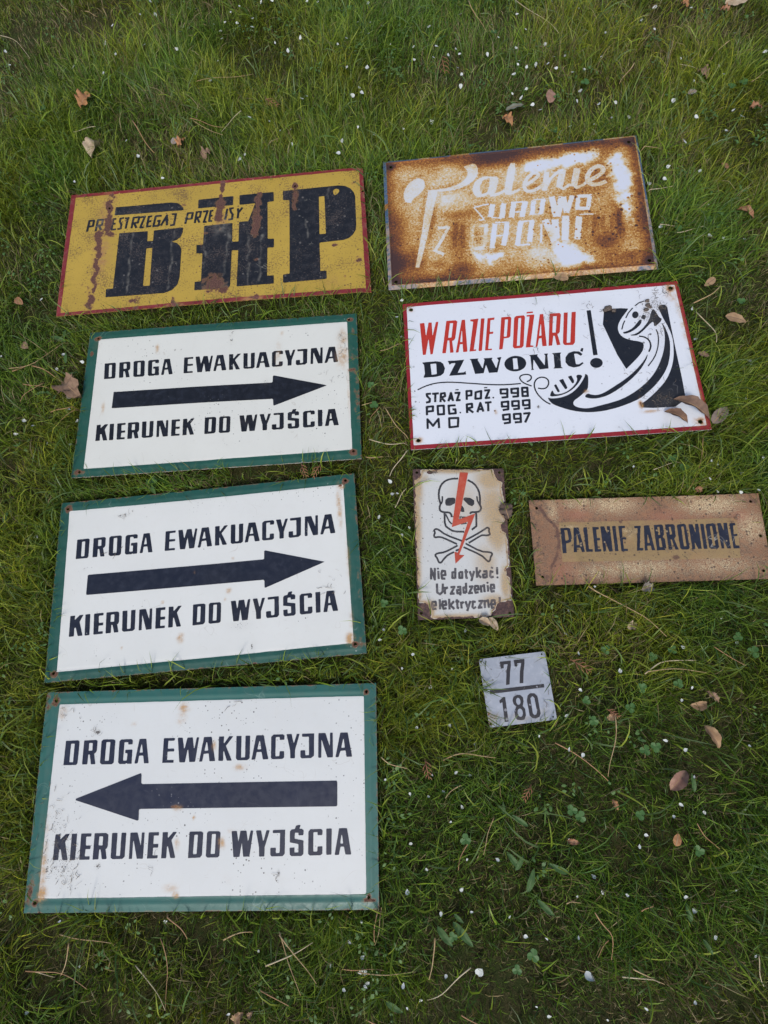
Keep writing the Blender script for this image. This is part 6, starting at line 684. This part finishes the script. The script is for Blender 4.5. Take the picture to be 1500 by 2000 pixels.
o4, c4 = blades('rim_grass', 110000, XR, YR, lambda x, y, r: r.uniform(.030, .070, len(x)), lambda x, y, r: r.uniform(.0012, .0026, len(x)), lambda x, y, r: r.uniform(.6, 1.2, len(x)), tint_wide, near_edge, 4, 8, .75)
tag(o4, 'grass blades curling over the rims of the signs', 'grass'); print('blades', c1, c2, c3, c4)
for o, l in ((o1, 'moss and dry thatch between the grass'), (o2, 'fine green lawn grass'), (o3, 'coarse bright grass blades')): tag(o, l, 'grass')

# ---------------------------------------------------------------- things lying in the grass
def simple_mat(name, c1, c2, scale=120, rough=.6, trans=0.0, spec=.3):
    t = NT(name); tc = t.node('ShaderNodeTexCoord').outputs['Object']; n = t.noise(tc, scale, 5, .6); t.set(t.b.inputs['Base Color'], t.mix(t.ss(n, .35, .65), c1, c2))
    t.b.inputs['Roughness'].default_value = rough; t.b.inputs['Specular IOR Level'].default_value = spec
    if trans: t.b.inputs['Subsurface Weight'].default_value = trans; t.b.inputs['Subsurface Radius'].default_value = (.004, .004, .002); t.b.inputs['Subsurface Scale'].default_value = .5
    return t.m
NAMES = {'bhp': 'yellow sign', 'pal': 'rusty script sign', 'raz': 'red-framed sign', 'd1': 'upper green-framed sign', 'd2': 'middle green-framed sign', 'd3': 'lowest green-framed sign', 'sku': 'skull sign', 'zab': 'long brown sign', 'num': 'number plate'}
def where(x, y):
    best = None
    for k in SIGN:
        q = np.array(SIGN[k]['world']); d, ins = sd_poly(q, np.array([x]), np.array([y])); d = -1 if ins[0] else float(d[0])
        if best is None or d < best[0]: best = (d, k)
    d, k = best
    if d < 0: return 'lying on the '+NAMES[k]
    cx, cy, t_ = SIGN[k]['pose']; lx = (x-cx)*math.cos(t_)+(y-cy)*math.sin(t_); ly = -(x-cx)*math.sin(t_)+(y-cy)*math.cos(t_); w, h = SIGN[k]['w']/2, SIGN[k]['h']/2
    ox, oy = abs(lx)-w, abs(ly)-h; far = 'directly' if d < .05 else 'just' if d < .12 else 'somewhat' if d < .22 else 'well' if d < .38 else 'far'
    end = ''
    if oy > ox:
        end = ', by its '+('left' if lx < 0 else 'right')+' end'; s_ = 'above' if ly > 0 else 'below'
    else:
        end = ', by its '+('top' if ly > 0 else 'bottom'); s_ = 'left of' if lx < 0 else 'right of'
    return far+' '+s_+' the '+NAMES[k]+end
PM = simple_mat('petal', (.46, .50, .47), (.66, .69, .68), 60, .5)
def petal_mesh(seed):
    r = random.Random(seed); L = 1; W_ = r.uniform(.55, .85); cup = r.uniform(.1, .35); V = []; F = []; n = 5; notch = r.uniform(0, .12)
    for j in range(n+1):
        v = j/n; hw = W_*.5*math.sin(math.pi*min(1, .08+.92*v)**.75)*(1 if j < n else .55)
        for i in range(5):
            u = i/2-1; V.append((u*hw, (v-.5)*L-(notch*(1-abs(u)) if j == n else 0), cup*(u*u*.35*W_+(v-.5)**2*.9)+r.uniform(-.02, .02)))
    for j in range(n):
        for i in range(4): a = j*5+i; F.append((a, a+1, a+6, a+5))
    me = bpy.data.meshes.new('petal'); me.from_pydata(V, [], F); me.materials.append(PM); me.polygons.foreach_set('use_smooth', [True]*len(F)); return me
PME = [petal_mesh(i) for i in range(10)]
def petal(x, y, s, label, group=None):
    o = bpy.data.objects.new('petal', random.choice(PME)); C.objects.link(o); over = sign_sd(np.array([x]), np.array([y]))[0] < 0
    o.location = (x, y, .004 if over else float(gh(np.array(x), np.array(y)))+random.uniform(.014, .032)+(.006 if y > .9 else 0)); o.scale = (s, s, s)
    o.rotation_euler = (random.uniform(-.6, .6), random.uniform(-.6, .6), random.uniform(0, 6.28)); tag(o, label, 'petal', group)
for x, y in PETALS[:296]: petal(x, y, random.uniform(.0050, .0100)*(.85 if y < .3 else 1.25 if y > .9 else 1.05), 'small white petal '+where(x, y), 'white petals scattered over the lawn')
for (x, y), l in zip(BIG_PETALS, ('large round white petal near the bottom edge of the photo', 'large folded white petal in the lower right of the lawn', 'white petal just right of and below the lowest green-framed sign')): petal(x, y, .016, l)

weedlets()
SM = [simple_mat('dry_stalk', (.50, .37, .20), (.38, .25, .12), 60), simple_mat('bleached_stalk', (.60, .52, .35), (.46, .37, .22), 60), simple_mat('red_brown_needle', (.40, .22, .11), (.48, .29, .15), 60)]
def tube(pts, rad, n=5):
    P = np.array(pts, float); V = []; F = []
    for i, p in enumerate(P):
        d = P[min(i+1, len(P)-1)]-P[max(i-1, 0)]; d /= np.linalg.norm(d); a = np.cross(d, (0, 0, 1)); a /= np.linalg.norm(a)+1e-9; b = np.cross(a, d)
        rr = rad*(1-.5*i/(len(P)-1))
        for k in range(n): t_ = 2*math.pi*k/n; V.append(tuple(p+rr*(a*math.cos(t_)+b*math.sin(t_))))
    for i in range(len(P)-1):
        for k in range(n): F.append((i*n+k, i*n+(k+1) % n, (i+1)*n+(k+1) % n, (i+1)*n+k))
    F.append(tuple(range(n))[::-1]); F.append(tuple(range((len(P)-1)*n, len(P)*n))); return V, F
for q in STRAWS:
    q = np.array(q); ts = np.linspace(0, len(q)-1, 10); xy = np.c_[np.interp(ts, range(len(q)), q[:, 0]), np.interp(ts, range(len(q)), q[:, 1])]
    nrm = np.array([-(q[-1]-q[0])[1], (q[-1]-q[0])[0]]); xy = xy+nrm*(np.sin(np.linspace(0, 3.14, 10))*random.uniform(-.09, .09)+np.sin(np.linspace(0, 6.28, 10))*random.uniform(-.03, .03))[:, None]
    if len(q) > 2: xy[1:-1] = (xy[:-2]+2*xy[1:-1]+xy[2:])/4
    sag = random.uniform(.028, .040); z = gh(xy[:, 0], xy[:, 1])+sag+np.linspace(-.004, .004, 10)*random.choice((-1, 1))
    inside = sign_sd(xy[:, 0], xy[:, 1]) < .004; z = np.where(inside, -.004, z)
    c0 = xy.mean(0); V, F = tube(np.c_[xy-c0, z], random.uniform(.0007, .0013)); o = link_mesh('dry_stalk', V, F, random.choice(SM)); o.location = (c0[0], c0[1], 0)
    ln = float(np.hypot(*(q[-1]-q[0]))); tag(o, ('short' if ln < .05 else 'long' if ln > .1 else 'thin')+(' bent' if len(q) > 2 else ' straight')+' dry stalk '+where(*c0), 'stalk', 'dry stalks scattered over the lawn')

# clover: three leaflets on a stem
CM = simple_mat('clover_leaf', (.045, .12, .030), (.075, .16, .045), 160, .5)
def leaflet():
    V = [(0, 0, 0)]; F = []; n = 12
    for i in range(n+1):
        a = -math.pi*.62+math.pi*1.24*i/n; rr = (1-.18*math.exp(-(a/.22)**2)); V.append((rr*math.sin(a)*.52, .5+.5*rr*math.cos(a), .10*abs(math.sin(a))))
    V = [(x, y, z+.03*y) for x, y, z in V]
    for i in range(1, n+1): F.append((0, i, i+1))
    V.append((0, .45, -.02)); me = bpy.data.meshes.new('leaflet'); me.from_pydata(V, [], F); me.materials.append(CM); return me
LM = leaflet(); sv, sf = tube([(0, 0, -.02), (.002, 0, -.01), (0, 0, 0)], .0007, 5)
STM = bpy.data.meshes.new('stem'); STM.from_pydata(sv, [], sf); STM.materials.append(CM)
for x, y in CLOVERS:
    if sign_sd(np.array([x]), np.array([y]))[0] < .004: continue
    z = float(gh(np.array(x), np.array(y)))+random.uniform(.026, .038); r = root('clover', 'three-part clover leaf '+where(x, y), 'clover', (x, y, z), random.uniform(0, 6.28), 'clover leaves in the lawn')
    s_ = random.uniform(.0075, .011)
    for k in range(3):
        o = bpy.data.objects.new('leaflet', LM); C.objects.link(o); o.parent = r; o.scale = (s_, s_, s_); o.rotation_euler = (random.uniform(-.15, .2), random.uniform(-.15, .15), k*2.094+random.uniform(-.15, .15))
    o = bpy.data.objects.new('stem', STM); C.objects.link(o); o.parent = r
# broad weed leaves
WM = simple_mat('weed_leaf', (.045, .10, .030), (.070, .135, .040), 90, .55, spec=.25)
def broad_leaf(L, W_, seed, mat, name, wavy=.0, curl=.2, fold=.25, teeth=0.0, nu=6, nv=14):
    r = random.Random(seed); V = []; F = []; ph = r.uniform(0, 6)
    for j in range(nv+1):
        v = j/nv; hw = W_*.5*(math.sin(math.pi*v**.8)**.7*(1+teeth*math.sin(v*40+ph))+.02)
        bend = (r.uniform(-1, 1)*.0)+.12*math.sin(v*2.2+ph)*L*.3
        for i in range(nu+1):
            u = i/nu*2-1; V.append((u*hw+bend*.5, (v-.0)*L, curl*L*math.sin(math.pi*v)*.5+fold*abs(u)*hw*1.2+wavy*W_*math.sin(v*17+u*2+ph)*abs(u)+r.uniform(-1, 1)*wavy*W_*.12))
    for j in range(nv):
        for i in range(nu): a = j*(nu+1)+i; F.append((a, a+1, a+nu+2, a+nu+1))
    return link_mesh(name, V, F, mat)
for i, (a, b) in enumerate(BROAD):
    a = np.array(a); b = np.array(b); d = b-a; L = float(np.hypot(*d))
    o = broad_leaf(L, L*random.uniform(.24, .32), i, WM, 'weed_leaf', wavy=.05, curl=.12, fold=.3, teeth=.06)
    o.location = (a[0], a[1], float(gh(a[0:1], a[1:2])[0])+.024); o.rotation_euler = (.05, 0, math.atan2(d[1], d[0])-math.pi/2)
    tag(o, 'broad dark weed leaf '+where(*((a+b)/2)), 'weed', 'broad weed leaves in the lawn')
# dead leaves
LC = {'orange': ((.42, .21, .09), (.30, .15, .07)), 'pale': ((.50, .40, .28), (.38, .29, .19)), 'brown': ((.19, .12, .08), (.27, .18, .12)), 'grey': ((.24, .21, .18), (.33, .29, .25)), 'rose': ((.36, .22, .16), (.27, .15, .11)),
      'greygreen': ((.17, .19, .14), (.24, .25, .19)), 'rust': ((.27, .12, .06), (.36, .19, .11)), 'tan': ((.40, .27, .15), (.29, .18, .10)), 'dark': ((.09, .065, .055), (.14, .10, .08)),
      'brown2': ((.23, .145, .10), (.15, .095, .07)), 'brown3': ((.21, .12, .075), (.13, .075, .05)), 'grey2': ((.25, .20, .165), (.19, .15, .125))}
LMAT = {k: simple_mat('dead_leaf_'+{'rose': 'rosy', 'brown2': 'umber', 'brown3': 'chestnut', 'grey2': 'taupe'}.get(k, k), *v, 70, .7) for k, v in LC.items()}
def dead(dat, z=None):
    (ax, ay, bx, by), wr, kind, colr, label = dat; L = math.hypot(bx-ax, by-ay)*1.0; sd_ = int(abs(ax*1e4)) % 1000
    kw = dict(crumple=dict(wavy=.22, curl=.45, fold=.5, teeth=.16), curl=dict(wavy=.09, curl=.35, fold=.85, teeth=.04), flat=dict(wavy=.04, curl=.10, fold=.15, teeth=.03))[kind]
    o = broad_leaf(L, L*wr, sd_, LMAT[colr], 'dead_leaf', **kw)
    rv = broad_leaf(L, .0016, sd_, LMAT['tan' if colr != 'tan' else 'brown'], 'midrib', curl=kw['curl'], wavy=0, fold=0, nu=2); rv.parent = o; rv.location = (0, 0, .0006)
    o.location = (ax, ay, (float(gh(np.array([ax]), np.array([ay]))[0])+.027) if z is None else z); o.rotation_euler = (random.uniform(-.1, .1) if z is None else 0, random.uniform(-.25, .25) if z is None else 0, math.atan2(by-ay, bx-ax)-math.pi/2)
    tag(o, label, 'leaf'); return o
for d in LEAVES: dead(d)
dead(ON_SIGN[0], .0055); dead(ON_SIGN[1], .0055); dead(ON_SIGN[2], .001)
# rust brown evergreen sprigs
SPM = simple_mat('dead_sprig', (.33, .17, .08), (.24, .11, .06), 90)
for i, (ax, ay, bx, by) in enumerate(SPRIGS):
    L = math.hypot(bx-ax, by-ay); V, F = tube([(0, 0, 0), (0, L*.5, .003), (0, L, 0)], .0013, 5)
    for k in range(7):
        sgn = 1 if k % 2 else -1; y0 = L*(.12+.12*k); l2 = L*.30*(1-.06*k); v2, f2 = tube([(0, y0, .002), (sgn*l2*.6, y0+l2*.6, .003), (sgn*l2*.8, y0+l2*1.1, .001)], .0011, 4); n0 = len(V); V += v2; F += [tuple(a+n0 for a in f) for f in f2]
    o = link_mesh('dead_sprig', V, F, SPM); o.location = (ax, ay, float(gh(np.array([ax]), np.array([ay]))[0])+.034); o.rotation_euler = (0, 0, math.atan2(by-ay, bx-ax)-math.pi/2)
    tag(o, 'rust-brown dead evergreen sprig '+where((ax+bx)/2, (ay+by)/2), 'sprig', 'dead evergreen sprigs')
FV, FF = [], []
fr_ = random.Random(5)
for s in SIGNS:
    if 'fibre' not in SIGN[s.key]['g']: continue
    for k, P, cnt in items(s.key, 'fibre'):
        for q in range(int(cnt*100)):
            x, y = P[0]+fr_.gauss(0, 1)*P[2]*.6, P[1]+fr_.gauss(0, 1)*P[3]*.6; a = fr_.uniform(0, 6.3); da = fr_.gauss(0, .35); L = fr_.uniform(.003, .012); pl = []
            for m_ in range(6):
                if abs(x) < s.w/2-.004 and abs(y) < s.h/2-.004: pl.append((x, y))
                x += L/4*math.cos(a); y += L/4*math.sin(a); a += da+fr_.gauss(0, .3)
            if len(pl) < 3: continue
            Q_ = s.place(np.array(pl), .0018); cx, cy, t_ = SIGN[s.key]['pose']; W3 = np.c_[cx+Q_[:, 0]*math.cos(t_)-Q_[:, 1]*math.sin(t_), cy+Q_[:, 0]*math.sin(t_)+Q_[:, 1]*math.cos(t_), Q_[:, 2]+.0006]
            v_, f_ = tube(W3, fr_.choice((.0002, .0003, .0005)), 3); n0 = len(FV); FV += v_; FF += [tuple(i_+n0 for i_ in f) for f in f_]
o = link_mesh('dry_fibres', FV, FF, simple_mat('dry_fibre', (.13, .10, .08), (.30, .25, .19), 60, .8)); o['kind'] = 'stuff'; tag(o, 'fine dry roots and plant fibres strewn on the signs', 'fibres')
# soil crumbs on the red framed sign
SO = simple_mat('dried_soil', (.16, .13, .11), (.08, .065, .055), 400, .95)
labs = ['grey soil crumb on the black drawing of the red-framed sign, left of the handset', 'small soil crumb right of the largest crumb on the red-framed sign', 'soil crumb fused to the largest crumb on the red-framed sign', 'topmost soil crumb on the earpiece drawing', 'soil crumb in the middle of the earpiece drawing', 'lower soil crumb on the earpiece drawing', 'small crumb beside the earpiece drawing of the red-framed sign']
for (x, y, r), l in zip(CLODS, labs):
    V = []; F = []; nn = Noise2(int(r*1e6) % 97)
    for j in range(9):
        th = math.pi*j/8
        for i in range(12):
            ph = 2*math.pi*i/12; k = r*(.6+.9*float(nn(np.array(math.sin(th)*math.cos(ph)+3), np.array(math.sin(th)*math.sin(ph)+math.cos(th)+3), 1.6, 3))); V.append((k*math.sin(th)*math.cos(ph)*1.2, k*math.sin(th)*math.sin(ph), k*.5*math.cos(th)))
    for j in range(8):
        for i in range(12): a = j*12+i; b = j*12+(i+1) % 12; F.append((a, a+12, b+12, b))
    o = link_mesh('soil_crumb', V, F, SO); o.location = (x, y, .003); tag(o, l, 'crumb')
